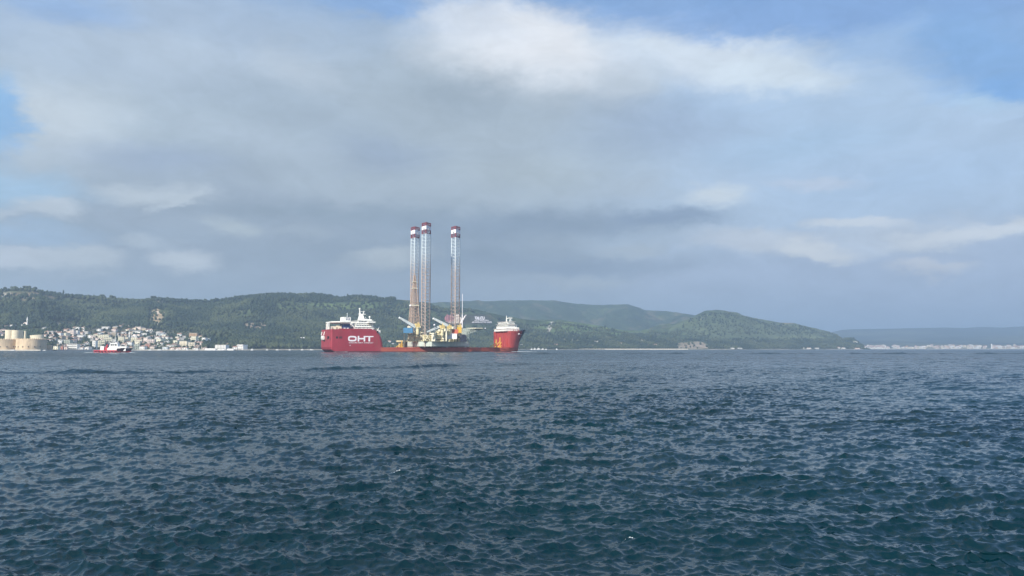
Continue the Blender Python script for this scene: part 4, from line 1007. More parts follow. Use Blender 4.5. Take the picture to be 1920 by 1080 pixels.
def house(px, py, wpx, hpx, wc='w', roof='t', rot=None, dep=None, wins=True, kind='house', pos=None, grp='houses of the waterfront village', ny=None):
    if pos is None: x, y, z = locate(px, py, 2.3, 6.5)
    else: x, y, z = pos
    w = wpx * y / F * 1.06; h = hpx * y / F * (1.12 if hpx < 9 else 1); d = dep or max(6, min(14, w * hr.uniform(.7, 1.1)))
    rot = hr.uniform(-.35, .35) if rot is None else rot
    o = thing(kind + '', '', 'house' if kind == 'house' else kind.replace('_', ' '), (x, y, z), rot, grp)
    rh = 0 if roof == 'f' else min(h * .32, w * .24); wh = h - rh
    MB().box(-w / 2, w / 2, 0, d, -5, wh).build('wall', wallm[wc], o)
    rm = MB(); e = .45
    if roof == 'f':
        rm.box(-w / 2 - .15, w / 2 + .15, -.15, .12, wh, wh + .7).box(-w / 2 - .15, w / 2 + .15, d - .12, d + .15, wh, wh + .7).box(-w / 2 - .15, -w / 2 + .12, .12, d - .12, wh, wh + .7).box(w / 2 - .12, w / 2 + .15, .12, d - .12, wh, wh + .7)
        rm.box(-w / 2 + .12, w / 2 - .12, .12, d - .12, wh + .01, wh + .12)
    else:
        k = min(w, d) * .38 if hr.random() < .75 else .01
        if w >= d: rd = [(-w / 2 + k, d / 2), (w / 2 - k, d / 2)]
        else: rd = [(0, k), (0, d - k)]
        vs = [(-w / 2 - e, -e, wh), (w / 2 + e, -e, wh), (w / 2 + e, d + e, wh), (-w / 2 - e, d + e, wh), (*rd[0], wh + rh), (*rd[1], wh + rh)]
        fs = [(0, 1, 5, 4), (1, 2, 5), (2, 3, 4, 5), (3, 0, 4), (3, 2, 1, 0)] if w >= d else [(0, 1, 4), (1, 2, 5, 4), (2, 3, 5), (3, 0, 4, 5), (3, 2, 1, 0)]
        rm.add(vs, fs)
    ro = rm.build('roof', roofm[roof], o)
    if roof != 'f' and hr.random() < .6: MB().box(w * .2, w * .2 + .8, d * .6, d * .6 + .8, wh + rh * .2, wh + rh + .8).build('chimney', wallm[wc], ro)
    ns = max(1, int(round(wh / 3.1)))
    if wins:
        nw = max(2, min(7, int(w / 3.0))); sp = w / nw; fhh = wh / ns
        wm = WINM
        for a in range(ns):
            for b in range(nw):
                c = bpy.data.objects.new('window', wm); link(c); c.parent = o; c.location = (-w / 2 + sp * (b + .5), -.04, fhh * (a + .38)); c.scale = (min(1.5, sp * .5), 1, min(1.5, fhh * .45))
                if a == 0 and b == nw // 2: c.name = 'door'; c.location.z = 0.02; c.scale = (1.1, 1, 2.1)
        for a in range(ns):
            c = bpy.data.objects.new('window', wm); link(c); c.parent = o; c.rotation_euler = (0, 0, -pi / 2); c.location = (-w / 2 - .04, d * .5, fhh * (a + .38)); c.scale = (1.3, 1, 1.3)
    if ns >= 3 and wins:
        for a in range(1, ns): MB().box(-w * .38, w * .38, -1.1, 0, wh / ns * a - .08, wh / ns * a + .08).box(-w * .38, w * .38, -1.1, -1.0, wh / ns * a + .08, wh / ns * a + .9).build('balcony', wallm[wc], o)
    HOUSES.append(dict(o=o, px=px, py=py, y=y, wc=wc, roof=roof, ns=ns, w=w)); return o
_wm = MB().box(-.5, .5, -.0, .08, 0, 1).build('window', glass); WINM = _wm.data; bpy.data.objects.remove(_wm)
LST = [ # px centre, py base, width px, height px, wall, roof
 (5, 613.5, 11, 3.5, 'p', 't'), (19, 613, 9, 3.2, 'w', 'f'), (3, 622, 10, 5, 'p', 'b'), (12, 627, 9, 5.5, 'w', 't'), (4, 630, 8, 4.5, 'p', 't'), (13, 634, 9, 5, 'p', 'b'), (-8, 628, 12, 6, 'w', 't'),
 (93, 626, 9, 5, 'p', 'g'), (86, 625, 7, 4.5, 'p', 't'), (94, 634, 8, 4, 'w', 't'), (80, 617, 6, 3.5, 'g', 'g'), (82, 631, 7, 4, 'p', 't'), (90, 640, 7, 4, 'w', 't'),
 (108, 628.5, 10, 6, 'w', 't'), (116, 629, 13, 4, 'y', 'f'), (120.5, 621.5, 8, 4.5, 'p', 't'), (126, 620.5, 4.5, 4, 'w', 't'), (133, 629, 8, 8, 'p', 'f'), (141, 629.5, 7, 8.5, 'w', 'f'), (128, 625, 9, 5, 'p', 't'), (143, 619, 6.5, 5, 'w', 'f'), (154, 622, 4, 4, 'w', 't'),
 (159.5, 627.8, 9, 5.5, 'g', 'f'), (149, 633.5, 10, 4.5, 'w', 'f'), (156, 632.5, 5, 5, 'w', 'g'), (167, 634, 6, 5, 'w', 'f'), (173.5, 635.5, 7, 5.5, 'p', 'f'), (171, 640, 6, 4, 'g', 'g'), (110, 634.5, 11, 5, 't', 'b'), (121, 635.5, 10, 5.5, 't', 'b'), (132, 636, 11, 5.5, 'p', 't'), (143, 638, 10, 5, 'p', 'b'), (100, 637, 7, 4, 'g', 't'),
 (111.5, 644.5, 6, 6.5, 'w', 'f'), (122, 645.5, 15, 7, 'e', 'f'), (133.5, 641.5, 9, 5, 'p', 't'), (117, 649.5, 6, 4.5, 'w', 't'), (104, 656, 8, 5, 'y', 'f'), (113, 656, 8, 6, 'r', 't'), (121, 656, 8, 6.5, 'p', 'b'), (149, 650, 7, 4, 'g', 't'), (156, 649, 6, 4, 'b', 'g'), (162, 655.8, 9, 5, 'w', 'g'), (152, 656, 6, 4.5, 'w', 't'),
 (175.5, 654, 7, 15, 'w', 'f'), (183.5, 653.5, 8, 14.5, 'y', 'f'), (191, 648, 8, 10, 'y', 'f'), (184, 639.5, 12, 5, 'p', 'f'), (193, 637, 17, 8, 'y', 'f'), (201, 641.5, 13, 8, 'y', 'f'), (212, 630.5, 8, 6.5, 't', 'f'), (220, 629, 5, 5, 'w', 't'), (204, 648, 5, 6, 'p', 'f'), (212, 643, 6, 6, 'g', 'f'),
 (196, 617, 12, 3.8, 'w', 'f'), (212, 610, 12, 5.5, 'w', 't'), (213, 616.5, 10, 5, 't', 'g'), (222, 614, 7, 4, 'g', 't'), (229, 613, 7, 5.5, 'p', 't'), (238.5, 613, 4, 3.5, 'w', 't'), (245.5, 610.5, 6, 2.5, 'w', 'f'), (185, 626.5, 7, 3, 'b', 'g'), (198, 627, 9, 4, 'p', 'b'),
 (226, 643, 9, 11, 'y', 'f'), (235, 642, 9, 8, 'c', 'f'), (250, 641, 12, 7, 'y', 'f'), (260, 641.5, 9, 7, 'c', 't'), (256, 646, 10, 5, 'y', 'f'), (232, 648, 9, 5, 'p', 't'), (243, 650, 7, 7, 'w', 'f'), (254, 623.5, 14, 3.5, 'w', 'g'), (269, 628.3, 8, 3, 'w', 'f'), (257, 617, 12, 3.5, 'p', 'f'), (268, 620, 8, 4, 't', 'f'), (274, 622, 5, 4, 'w', 't'),
 (256, 654.5, 9, 8, 'e', 'f'), (266, 655, 9, 7, 'w', 't'), (272, 640.5, 9, 6, 'p', 'f'), (264, 636, 9, 4, 'w', 't'), (218, 655, 9, 4, 'p', 't'), (232, 655, 9, 5, 'w', 't'), (243, 655, 9, 5, 'y', 't'),
 (295, 629.3, 6, 6.5, 'w', 'f'), (302, 629.5, 8, 6, 'b', 'g'), (284.5, 633, 9, 4, 'w', 't'), (294, 634.8, 8, 4.2, 'w', 't'), (283, 625, 8, 3.5, 'g', 'g'), (295, 641, 14, 5, 'y', 'f'), (282, 645, 12, 7.5, 'p', 'f'), (299, 646, 10, 4, 'w', 'b'), (276, 651, 9, 6, 'r', 't'), (285, 654, 8, 6, 'p', 'b'), (290.5, 652, 5, 5, 'w', 't'), (304, 622, 8, 3, 'g', 'g'),
 (315, 651, 8, 5, 'w', 't'), (325, 651.5, 11, 7, 'g', 'b'), (312, 642, 8, 3, 'w', 'g'), (328, 643, 9, 4, 'y', 'f'), (343, 650, 15, 10, 'c', 'f'), (358.5, 652, 11, 9.5, 'c', 'f'), (362, 639.5, 10, 7.5, 'y', 'f'), (361, 632.2, 13, 6.5, 'o', 'f'), (371, 646, 14, 5, 'p', 't'), (381, 642, 7, 7.5, 'w', 'f'), (388, 641, 8, 5.5, 'b', 'f'), (340, 638, 10, 4.5, 'g', 'g'), (375, 652, 12, 5, 'c', 'b'), (391, 647.5, 6, 4, 'w', 't'), (335, 655, 9, 4, 'p', 't'), (346, 655.6, 8, 4, 'w', 't'), (366, 656, 9, 3.6, 'w', 't'), (309, 656, 9, 3.6, 'b', 'f'), (322, 656, 8, 3.4, 'p', 't'), (383, 655, 9, 4, 'p', 'b'),
 (420, 650.5, 20, 6.5, 'y', 't'), (413, 655.3, 20, 7, 'w', 'f'), (440, 655, 7, 5.5, 'w', 't'), (450, 655, 13, 7.5, 'w', 'f'), (446, 648.5, 8, 4, 't', 'b'), (453, 641, 10, 5.5, 'w', 't'), (469, 645.5, 10, 5, 'w', 'r' if 0 else 't'), (400, 648, 7, 4, 't', 'b'), (424, 641.5, 8, 3, 'w', 'b'), (432, 649, 6, 3, 'g', 't'),
 (537, 646.5, 13, 3.5, 'w', 'g'), (550, 648, 11, 4, 't', 'b'), (541, 651, 20, 4, 'g', 'g'), (535.5, 642.6, 5, 3, 'w', 'f'), (571, 646, 4, 3, 'w', 't'), (583, 646.5, 3, 2.5, 'w', 't'),
 (729, 646, 7, 7, 'w', 't'), (735, 651, 10, 7, 'w', 'g'), (740, 645, 8, 5, 'g', 't'), (744, 651, 6, 5, 'p', 't'), (728, 653, 7, 4, 'g', 'f'),
 (976, 650.5, 8, 4.5, 'w', 'g'), (1116, 643, 10, 3, 'w', 'f'), (1111.5, 650.5, 4, 3.5, 'w', 't'), (1156, 647.5, 9, 2.6, 'w', 'g'), (1165, 645, 5, 2.5, 'p', 't'), (1042, 649, 10, 4, 'p', 't'), (1030, 651, 9, 3.5, 'r', 't'), (1052, 652, 8, 3, 'r', 'b'), (1205, 639, 8, 2.5, 'g', 't'), (1083, 651, 6, 2.5, 'g', 't'), (1228, 648.5, 9, 3, 'p', 't'), (1215, 650, 7, 2.5, 'g', 'b'),
 (1552, 641, 16, 1.7, 'w', 'g'), (1540, 641.5, 7, 1.8, 'w', 'g'), (1504, 653.5, 8, 2.6, 'w', 't'), (1516, 654, 9, 2.2, 'w', 't'), (1532, 654, 7, 2, 'w', 'g'), (1573, 653.5, 6, 3, 'w', 't'), (1582, 654, 6, 2.8, 'w', 't'), (1372, 654, 9, 2, 'w', 'g'), (1388, 654, 8, 2, 'w', 'g'),
 (487, 651, 7, 2.8, 'w', 't'), (498, 649.5, 6, 2.6, 'p', 't'), (509, 651.5, 6, 2.4, 'w', 'g'), (519, 649, 6, 2.6, 'w', 't'), (559, 650.5, 7, 2.6, 'w', 'f'), (577, 651.5, 6, 2.4, 'p', 't'), (590, 650, 7, 2.8, 'w', 'g'), (597, 652.5, 5, 2.2, 'w', 't'), (988, 651, 6, 2.6, 'p', 't'), (1064, 650.5, 6, 2.4, 'w', 't'), (1096, 651, 7, 2.4, 'w', 'g'), (1128, 650.5, 6, 2.2, 'p', 't'), (1142, 648, 6, 2.2, 'w', 't'), (1180, 650.5, 7, 2.2, 'w', 'g'),
 (1603, 643, 8, 2.2, 'w', 'f'), (1613, 647, 6, 2.5, 'w', 't'), (1598, 653, 6, 2.5, 'w', 't'), (1609, 654.5, 7, 2.2, 'p', 't'), (1620, 652, 5, 2.4, 'w', 't'),
]
for L_ in LST:
    house(*L_, kind='apartment_block' if L_[3] >= 9 else 'house', grp='apartment blocks in the village' if L_[3] >= 9 else 'houses along the village shore and slope')
# infill houses on the slope
for k in range(130):
    px = hr.uniform(76, 398); py = hr.uniform(616, 652) if px < 300 else hr.uniform(628, 653)
    if any(abs(h['px'] - px) < 4.4 and abs(h['py'] - py) < 2.8 for h in HOUSES): continue
    house(px, py, hr.uniform(5, 9), hr.uniform(3, 5), hr.choice('wwppcyt'), hr.choice('tttbg'), grp='houses along the village shore and slope')
# labels: colour and roof first, then which one of its kind counted along the shore
from collections import defaultdict
gr = defaultdict(list)
for h in HOUSES:
    side = 'village' if h['px'] < 500 else 'shore left of ship' if h['px'] < 620 else 'shore behind ship' if h['px'] < 800 else 'coast right of ship'
    ty = 'apartment block' if 'apartment' in h['o'].name else 'house'
    gr[(CN[h['wc']], RN[h['roof']], ty, side)].append(h)
for (c, r, ty, side), hs in gr.items():
    hs.sort(key=lambda h: h['px']); n = len(hs)
    for i, h in enumerate(hs):
        where = ('in the ' if side == 'village' else 'on the ') + side
        big = '' 
        h['o']['label'] = f"{c} {ty} with {r} {where}" + (f", {ordn(i + 1)} such from left" if n > 1 else '')
# white harbour-front hall with dark storeys bands, mosques
def minaret(px, ytop, ybase, Yd, zg, label, rpx=1.0):
    x = azk(px) * Yd; zt = zat(ytop, Yd); r = rpx * Yd / F
    o = thing('minaret', label, 'minaret', (x, Yd, zg)); h = zt - zg
    MB().lathe(0, 0, [(r * 1.25, -3), (r * 1.25, h * .25), (r, h * .3), (r, h * .82)], 12).build('shaft', wallm['w'], o)
    MB().lathe(0, 0, [(r * 1.1, h * .60), (r * 1.6, h * .64), (r * 1.6, h * .68), (r * 1.1, h * .681)], 12).build('balcony', wallm['w'], o)
    MB().lathe(0, 0, [(r * 1.1, h * .82), (.05, h)], 12).build('spire', roofm['g'] if rpx > .95 else wallm['w'], o)
x, y, z = locate(241, 640, 2.3, 6); minaret(241.7, 619, 640, y + 6, z, 'white minaret rising above the middle of the village waterfront', 1.05)
x, y, z = locate(47, 614.5, 4, 6.5); minaret(48.5, 593.5, 614, y, z, 'slim white minaret beside the hillside mosque above the fortress', .95)
def mosque(px, py, wpx, hpx, label):
    x, y, z = locate(px, py, 2.3, 6.5); w = wpx * y / F; h = hpx * y / F; o = thing('mosque', label, 'mosque', (x, y, z), .1)
    MB().box(-w / 2, w / 2, 0, w * .8, -4, h * .55).build('wall', wallm['w'], o)
    MB().lathe(0, w * .4, [(w * .36, h * .55), (w * .36, h * .62), (w * .33, h * .78), (w * .22, h * .93), (.1, h)], 18).build('dome', wallm['p'], o)
    MB().box(-w * .12, w * .12, -.1, 0.05, 0, h * .35).build('door', dark, o)
    for dx in (-.35, .35): MB().box(w * dx - .6, w * dx + .6, -.1, .05, h * .2, h * .4).build('window', glass, o)
mosque(43.5, 614.5, 12, 10.5, 'small white domed mosque on the slope above the fortress keep'); mosque(250, 633.5, 10, 7, 'cream domed mosque behind the waterfront beside the minaret')
hx, hy, hz2 = azk(135) * 1430, 1430, 1.6; hl = thing('waterfront_hall', 'white waterfront hall with dark window bands on the village quay', 'hall', (hx, hy, hz2), .05)
w = 18 * 1430 / F; 
MB().box(-w / 2, w / 2, 0, 12, -2, 10.5).build('wall', wallm['w'], hl); MB().box(-w / 2 - .5, w / 2 + .5, -.6, 12.5, 10.5, 11).build('roof', roofm['f'], hl)
for z in (1.2, 4.6, 8.0): MB().box(-w / 2 + .8, w / 2 - .8, -.12, .05, z, z + 1.3).build('window', glass, hl)
# white sea wall and jetty
def slab(name, label, cat, a, b, Yd, z1, th, m):
    x0, x1 = azk(a) * Yd, azk(b) * Yd; o = MB().box(x0, x1, Yd, Yd + th, -1, z1).box(x0 + 1, x1 - 1, Yd + .5, Yd + th - .5, z1, z1 + .5).build(name, m, None, ((x0 + x1) / 2, Yd, 0), loc=((x0 + x1) / 2, Yd, 0)); tagp(o, label, cat)
slab('sea_wall', 'white sea wall running along the right end of the village', 'sea wall', 384, 404, 1490, 3.2, 5, wallm['w'])
slab('sea_wall', 'low pale sea wall left of the long white shore building', 'sea wall', 425, 438, 1500, 2.6, 5, wallm['w'])
slab('sea_wall', 'low pale breakwater on the coast right of the ship bow', 'breakwater', 1052, 1290, 2560, 2.8, 8, quaym)
# white radio masts and signs standing on the slope left of the ship
for px, lb in ((563.5, 'left one of two thin white masts on the green slope'), (569, 'right one of two thin white masts on the green slope')):
    x, y, z = locate(px, 640, 2.5, 5); o = thing('signal_mast', lb, 'mast', (x, y, z)); MB().tube((0, 0, 0), (0, 0, 9.5), .35, 6).build('pole', bright, o); MB().box(-2.2, 2.2, -.2, .2, 8.0, 10).build('sign_panel', bright, o)

# ------------------------------------------------------------------ distant town on the right
tr_ = random.Random(5); TOWN = []
def zt_g(d): return float(np.interp(d, [5300, 5320, 5550, 5900], [0, 3, 14, 38]))
for k in range(420):
    u = tr_.random(); px = 1600 + 400 * u ** .8 if k < 190 else tr_.uniform(1600, 1660)
    dd_ = tr_.choice([0, 0, 1, 1, 2]) ; d = 5325 + (tr_.uniform(0, 60) if dd_ == 0 else tr_.uniform(60, 200) if dd_ == 1 else tr_.uniform(200, 330))
    x = azk(px) * d; w = tr_.uniform(9, 26); h = tr_.uniform(6, 18) if px > 1680 else tr_.uniform(6, 11); dp = tr_.uniform(10, 16)
    if any(abs(t[0] - x) < (t[3] + w) * .40 and abs(t[1] - d) < 20 for t in TOWN): continue
    TOWN.append((x, d, h, w, px))
    wc = tr_.choice('wwwppcycot' if px > 1690 else 'wwwwwpb'); z = zt_g(d)
    mb = MB().box(-w / 2, w / 2, 0, dp, -6, h)
    o = mb.build('town_building', wallm[wc], None, loc=(x, d, z)); o.rotation_euler = (0, 0, tr_.uniform(-.3, .1))
    rc = tr_.choice('ttbf'); rm = MB()
    rm.prism([(-w / 2 - .4, -.4), (w / 2 + .4, -.4), (w / 2 + .4, dp + .4), (-w / 2 - .4, dp + .4)], h, h + tr_.uniform(2, 3.5), [(-w / 2 + 4, 4), (w / 2 - 4, 4), (w / 2 - 4, dp - 4), (-w / 2 + 4, dp - 4)])
    rm.build('roof', roofm[rc], o)
    for q in range(int(h / 3.3)): MB().box(-w * .42, w * .42, -.15, 0, 1.2 + q * 3.2, 2.5 + q * 3.2).build('window_band', glass, o)
    TOWN[-1] = TOWN[-1] + (o, CN[wc], {'t': 'terracotta', 'b': 'brown', 'f': 'pale'}[rc])
g2 = defaultdict(list)
for t in TOWN:
    tag_ = ('waterfront row' if t[1] < 5386 else 'middle rows' if t[1] < 5525 else 'rear rows'); g2[(t[6], t[7], tag_)].append(t)
for (c, r, row), ts in g2.items():
    ts.sort(key=lambda t: t[4])
    for i, t in enumerate(ts): tagp(t[5], f"{c} {r}-roofed block, {row} of distant right town" + (f", {ordn(i + 1)} such from left" if len(ts) > 1 else ''), 'building', 'buildings of the distant town')
minaret(1859.5, 644, 655, 5330, 2, 'tiny white minaret standing over the distant town on the right', .9)
MB().box(azk(1630) * 5315, azk(2400) * 5315, 5308, 5320, -1, 4).build('far_quay', quaym)['kind'] = 'structure'

# ------------------------------------------------------------------ separate trees
bark = mat('tree_bark', (.10, .075, .05), .9, .2, 1.0)
tree_rng = np.random.default_rng(21)
def crown_mesh(kind):
    r = tree_rng; V = []; Fs = []; n = 0
    blobs = 16 if kind != 'cypress' else 9
    for k in range(blobs):
        if kind == 'round': a = r.uniform(0, 2 * pi); q = r.uniform(0, 1) ** .5; c = np.array([q * 2.9 * cos(a), q * 2.9 * sin(a), 4.6 + r.uniform(-1.5, 1.9)]); s = r.uniform(.8, 1.5)
        elif kind == 'pine': a = r.uniform(0, 2 * pi); q = r.uniform(0, 1) ** .5; c = np.array([q * 3.2 * cos(a), q * 3.2 * sin(a), 5.2 + r.uniform(-1.0, .9)]); s = r.uniform(.7, 1.4) * np.array([1.2, 1.2, .7])
        else: c = np.array([r.normal(0, .2), r.normal(0, .2), 1.6 + k * .95]); s = (1.15 - abs(k - 3) * .11) * np.array([1, 1, 1.3])
        P = IV2 * (1 + r.normal(0, .13, IV2.shape)) * s + c; V.append(P); Fs.append(IF2 + n); n += len(P)
        for q in range(10):
            d = r.normal(size=3); d /= np.linalg.norm(d); p = c + d * np.max(s) * r.uniform(.9, 1.25); u = r.normal(size=3) * .32; w = r.normal(size=3) * .32
            V.append(np.array([p, p + u, p + w])); Fs.append(np.array([[n, n + 1, n + 2]])); n += 3
    me = bpy.data.meshes.new('crown'); me.from_pydata(np.vstack(V).tolist(), [], np.vstack(Fs).tolist()); me.materials.append(fol); return me
def trunk_mesh(kind):
    mb = MB(); h = {'round': 4.2, 'pine': 4.8, 'cypress': 2.0}[kind]; mb.tube((0, 0, -1), (.1, 0, h), .32, 7, .16)
    for k in range(4):
        a = k * 1.7; mb.tube((.05, 0, h * (.55 + .1 * k)), (1.5 * cos(a), 1.5 * sin(a), h + .5), .12, 5, .05)
    o = mb.build('trunk', bark); me = o.data; bpy.data.objects.remove(o); return me
TM = {k: [(crown_mesh(k), trunk_mesh(k)) for _ in range(2)] for k in ('round', 'pine', 'cypress')}
TREES = []
def tree(kind, x, y, z, s, px, zone):
    c, t = TM[kind][hr.randrange(2)]
    o = thing({'round': 'broadleaf_tree', 'pine': 'pine_tree', 'cypress': 'cypress_tree'}[kind], '', 'tree', (x, y, z), hr.uniform(0, 6.28), zone[1])
    o.scale = (s, s, s * hr.uniform(.85, 1.15))
    for nm, me in (('crown', c), ('trunk', t)): q = bpy.data.objects.new(nm, me); link(q); q.parent = o
    TREES.append((o, kind, zone, px))
ZS = ('on the hill skyline', 'trees on the hill skyline'); ZV = ('among the village houses', 'trees among the village houses'); ZC = ('on the shore beside the ship', 'trees along the shore')
for px, s, k in [(4, 1.3, 'round'), (12, 1.1, 'round'), (21, 1.9, 'pine'), (30, 1.2, 'round'), (45, 1.9, 'pine'), (54, 1.5, 'round'), (60, 1.4, 'round'), (68, 1.3, 'round'), (73, 1.2, 'round'), (90, 1.3, 'round'), (96, 1.5, 'round'), (101, 1.4, 'pine'), (107, 1.2, 'round'), (114, 1.7, 'cypress'), (122, 1.3, 'round'), (128, 1.4, 'round'), (140, 1.0, 'round'), (178, 1.2, 'round'), (184, 1.2, 'round'), (189, 2.0, 'round'), (207, 1.9, 'pine'), (213, 1.4, 'round'), (221, 1.2, 'pine'), (283, 1.8, 'pine'), (288, 1.5, 'round'), (297, 1.2, 'round'), (322, 1.0, 'round'), (338, 1.2, 'round'), (346, 1.1, 'pine'), (355, 1.0, 'round'), (372, 1.2, 'pine'), (385, 1.0, 'round'), (405, 1.2, 'round'), (450, 1.5, 'pine'), (468, 1.2, 'round'), (478, 1.0, 'round'), (560, 1.2, 'round'), (610, 1.4, 'round'), (617, 1.4, 'round'), (632, 1.2, 'pine')]:
    X, Y, Z = ground_many(np.array([float(px)]), np.array([6.98])); tree(k, X[0], Y[0], Z[0] - .5, s * 1.25, px, ZS)
for k in range(80):
    px = hr.uniform(70, 480); py = hr.uniform(614, 654)
    if any(abs(h['px'] - px) < h['w'] * .3 and 0 <= h['py'] - py < 3 for h in HOUSES): continue
    x, y, z = locate(px, py, 2.6, 6.5); tree(hr.choice(['round', 'round', 'cypress', 'round', 'pine']), x, y + 3, z, hr.uniform(.7, 1.15), px, ZV)
for k in range(44):
    px = hr.uniform(984, 1290) if k % 2 else hr.uniform(484, 604); x, y, z = locate(px, hr.uniform(640, 652), 2.6, 5); tree(hr.choice(['round', 'round', 'pine']), x, y, z, hr.uniform(.9, 1.4), px, ZC)
g3 = defaultdict(list)
for t in TREES: g3[(t[1], t[2][0], 'left of' if t[3] < 800 else 'right of')].append(t)
KN = {'round': 'dark rounded broadleaf tree', 'pine': 'flat-topped dark pine', 'cypress': 'narrow upright cypress'}
for (k, zn, sd3), ts in g3.items():
    ts.sort(key=lambda t: t[3])
    for i, t in enumerate(ts):
        z_ = zn if 'ship' not in zn else f'on the shore {sd3} the ship'
        t[0]['label'] = f"{KN[k]} {z_}, {ordn(i + 1)} such from left"
# ------------------------------------------------------------------ hillside inscription
Ya = locate(895, 606, 4, 7)[1]; Yb_ = locate(895, 591, 4, 7)[1]; Yb_ = max(Yb_, Ya + 40)
print('inscription depth', Ya, Yb_)
ins = thing('hillside_inscription', 'large white painted inscription with the words DUR YOLCU on the dark hillside behind the rig', 'inscription', at(895, 606, Ya))
iw = Matrix.Translation(ins.location)
def hp_(px, py, off=-14): 
    u = (606 - py) / 15; return Vector(at(px, py, Ya + (Yb_ - Ya) * u + off))
OFF = .03
def hill_text(body, p0, p1, ytop, ybot, name):
    A = hp_(p0, ybot); Bx = hp_(p1, ybot); Cy = hp_(p0, ytop); ux = (Bx - A); uy = (Cy - A); W_ = ux.length; H_ = uy.length; ux.normalize(); uy.normalize(); n = ux.cross(uy).normalized()
    cu = bpy.data.curves.new(name, 'FONT'); cu.body = body; cu.extrude = .02; cu.offset = OFF; cu.resolution_u = 2; tmp = bpy.data.objects.new('tmp', cu); link(tmp); bpy.context.view_layer.update()
    dx, dy = tmp.dimensions.x, .72; me = bpy.data.meshes.new_from_object(tmp.evaluated_get(bpy.context.evaluated_depsgraph_get())); bpy.data.objects.remove(tmp)
    L4 = A - ins.location
    M4 = Matrix(((ux.x * W_ / dx, uy.x * H_ / dy, n.x * 20, L4.x), (ux.y * W_ / dx, uy.y * H_ / dy, n.y * 20, L4.y), (ux.z * W_ / dx, uy.z * H_ / dy, n.z * 20, L4.z), (0, 0, 0, 1)))
    me.transform(M4); me.materials.clear(); me.materials.append(bright); me.name = name; o = link(bpy.data.objects.new(name, me)); o.parent = ins
hill_text('DUR YOLCU', 871.5, 908.5, 593.6, 598.8, 'title_line'); OFF = -.005
hill_text('BİLMEDEN GELİP BASTIĞIN', 869, 916, 599.8, 601.9, 'text_line'); hill_text('BU TOPRAK BİR DEVRİN BATTIĞI YERDİR', 868.5, 922, 603.0, 605.2, 'text_line')
# painted figure beside the words: a plain standing figure and a red flame patch
def hill_patch(name, pts, m, thick=1.0, off=-12):
    xs = [q[0] for q in pts]; ys = [q[1] for q in pts]; G = 22; mb = MB(); idx = {}; V = []; Fc = []
    def inside(x, y):
        c = False; n = len(pts)
        for i in range(n):
            (x1, y1), (x2, y2) = pts[i], pts[(i + 1) % n]
            if (y1 > y) != (y2 > y) and x < (x2 - x1) * (y - y1) / (y2 - y1) + x1: c = not c
        return c
    gx = np.linspace(min(xs), max(xs), G); gy = np.linspace(min(ys), max(ys), G)
    def vid(i, j):
        if (i, j) not in idx:
            g = locate(gx[i], gy[j], 4, 7); idx[(i, j)] = len(V); V.append((azk(gx[i]) * g[1] - ins.location.x, g[1] - 5 - ins.location.y, zat(gy[j], g[1]) + 1.5 - ins.location.z))
        return idx[(i, j)]
    for i in range(G - 1):
        for j in range(G - 1):
            if inside((gx[i] + gx[i + 1]) / 2, (gy[j] + gy[j + 1]) / 2): Fc.append((vid(i, j), vid(i, j + 1), vid(i + 1, j + 1), vid(i + 1, j)))
    V2 = V + [(a, b + 3, c - 1) for a, b, c in V]; n = len(V); Fc = Fc + [tuple(v + n for v in f[::-1]) for f in Fc]
    mb.add(V2, Fc).build(name, m, ins)
flame = mat('flame_red_stone', (.34, .13, .13), .9, .3, .05); figm = mat('figure_pale_stone', (.66, .55, .45), .9, .2, .05)
hill_patch('painted_flame', [(836, 604), (833, 597), (838, 590), (843, 592), (847, 588), (850, 594), (850, 603), (843, 606)], flame); hill_patch('flame_base', [(835, 603.5), (850, 601.5), (850, 606), (842, 606.8)], figm, 1, -14)
hill_patch('painted_figure', [(851, 607), (852, 598), (855, 596), (854, 591.5), (857, 589.5), (860, 591), (860, 595), (864, 596), (867, 602), (865, 607), (862, 610), (856, 609)], figm)

# ------------------------------------------------------------------ boats
wb_ = mat('white_boat_paint', (.80, .80, .78), .4, .05); tugred = mat('tug_red_paint', (.50, .05, .08), .45, .12, .4, stain=(.4, .12, .1)); tugdark = mat('tug_dark_hull', (.03, .022, .035), .5, .1)
def hull_loft(Ln, Bm, zs, rake=.12, taper=.25):
    mb = MB(); rg = []
    for z, kf in zs:
        port = []
        for k in range(9):
            u = k / 8; x = -Ln / 2 * (1 - .03 * (1 - kf)) + u * (Ln * (1 - rake * (1 - kf))); hw = Bm / 2 * (.75 + .25 * min(1, u * 4)) * (1 - max(0, (u - .55) / .45) ** 2.1) * (.8 + .2 * kf); port.append((x, -max(.06, hw), z))
        rg.append(port + [(x, -y, zz) for x, y, zz in port[::-1]])
    mb.loft(rg); return mb
Yt = 590.0; tx = azk(213) * Yt
tug = thing('patrol_tug', 'red tug with white wheelhouse and dark raised bow passing the village', 'tugboat', (tx, Yt, 0), radians(6))
Lt = 66 * Yt / F; kx_ = Yt / F
def X_(px): return (px - 213) * kx_
def Z_(py): return zat(py, Yt)
h = hull_loft(Lt, 7.4, [(-.8, 0), (.2, .3), (1.3, 1)], .13)
h.build('hull', tugred, tug)
fb2 = MB(); rg = []
for z, kf in ((1.31, .0), (Z_(653.3), 1)):
    port = []
    for k in range(6): u = k / 5; x = X_(222) + (Lt / 2 - X_(222) - .9 * (1 - kf) + .6 * kf) * u; port.append((x, -max(.06, 3.7 * (1 - u ** 2.2) * (.92 + .12 * kf)), z + .35 * u * kf))
    rg.append(port + [(x, -y, zz) for x, y, zz in port[::-1]])
fb2.loft(rg); fb2.build('raised_bow', tugdark, tug)
MB().box(-Lt / 2 + .5, X_(222), -3.55, -3.45, 1.31, 2.0).build('bulwark', tugred, tug)
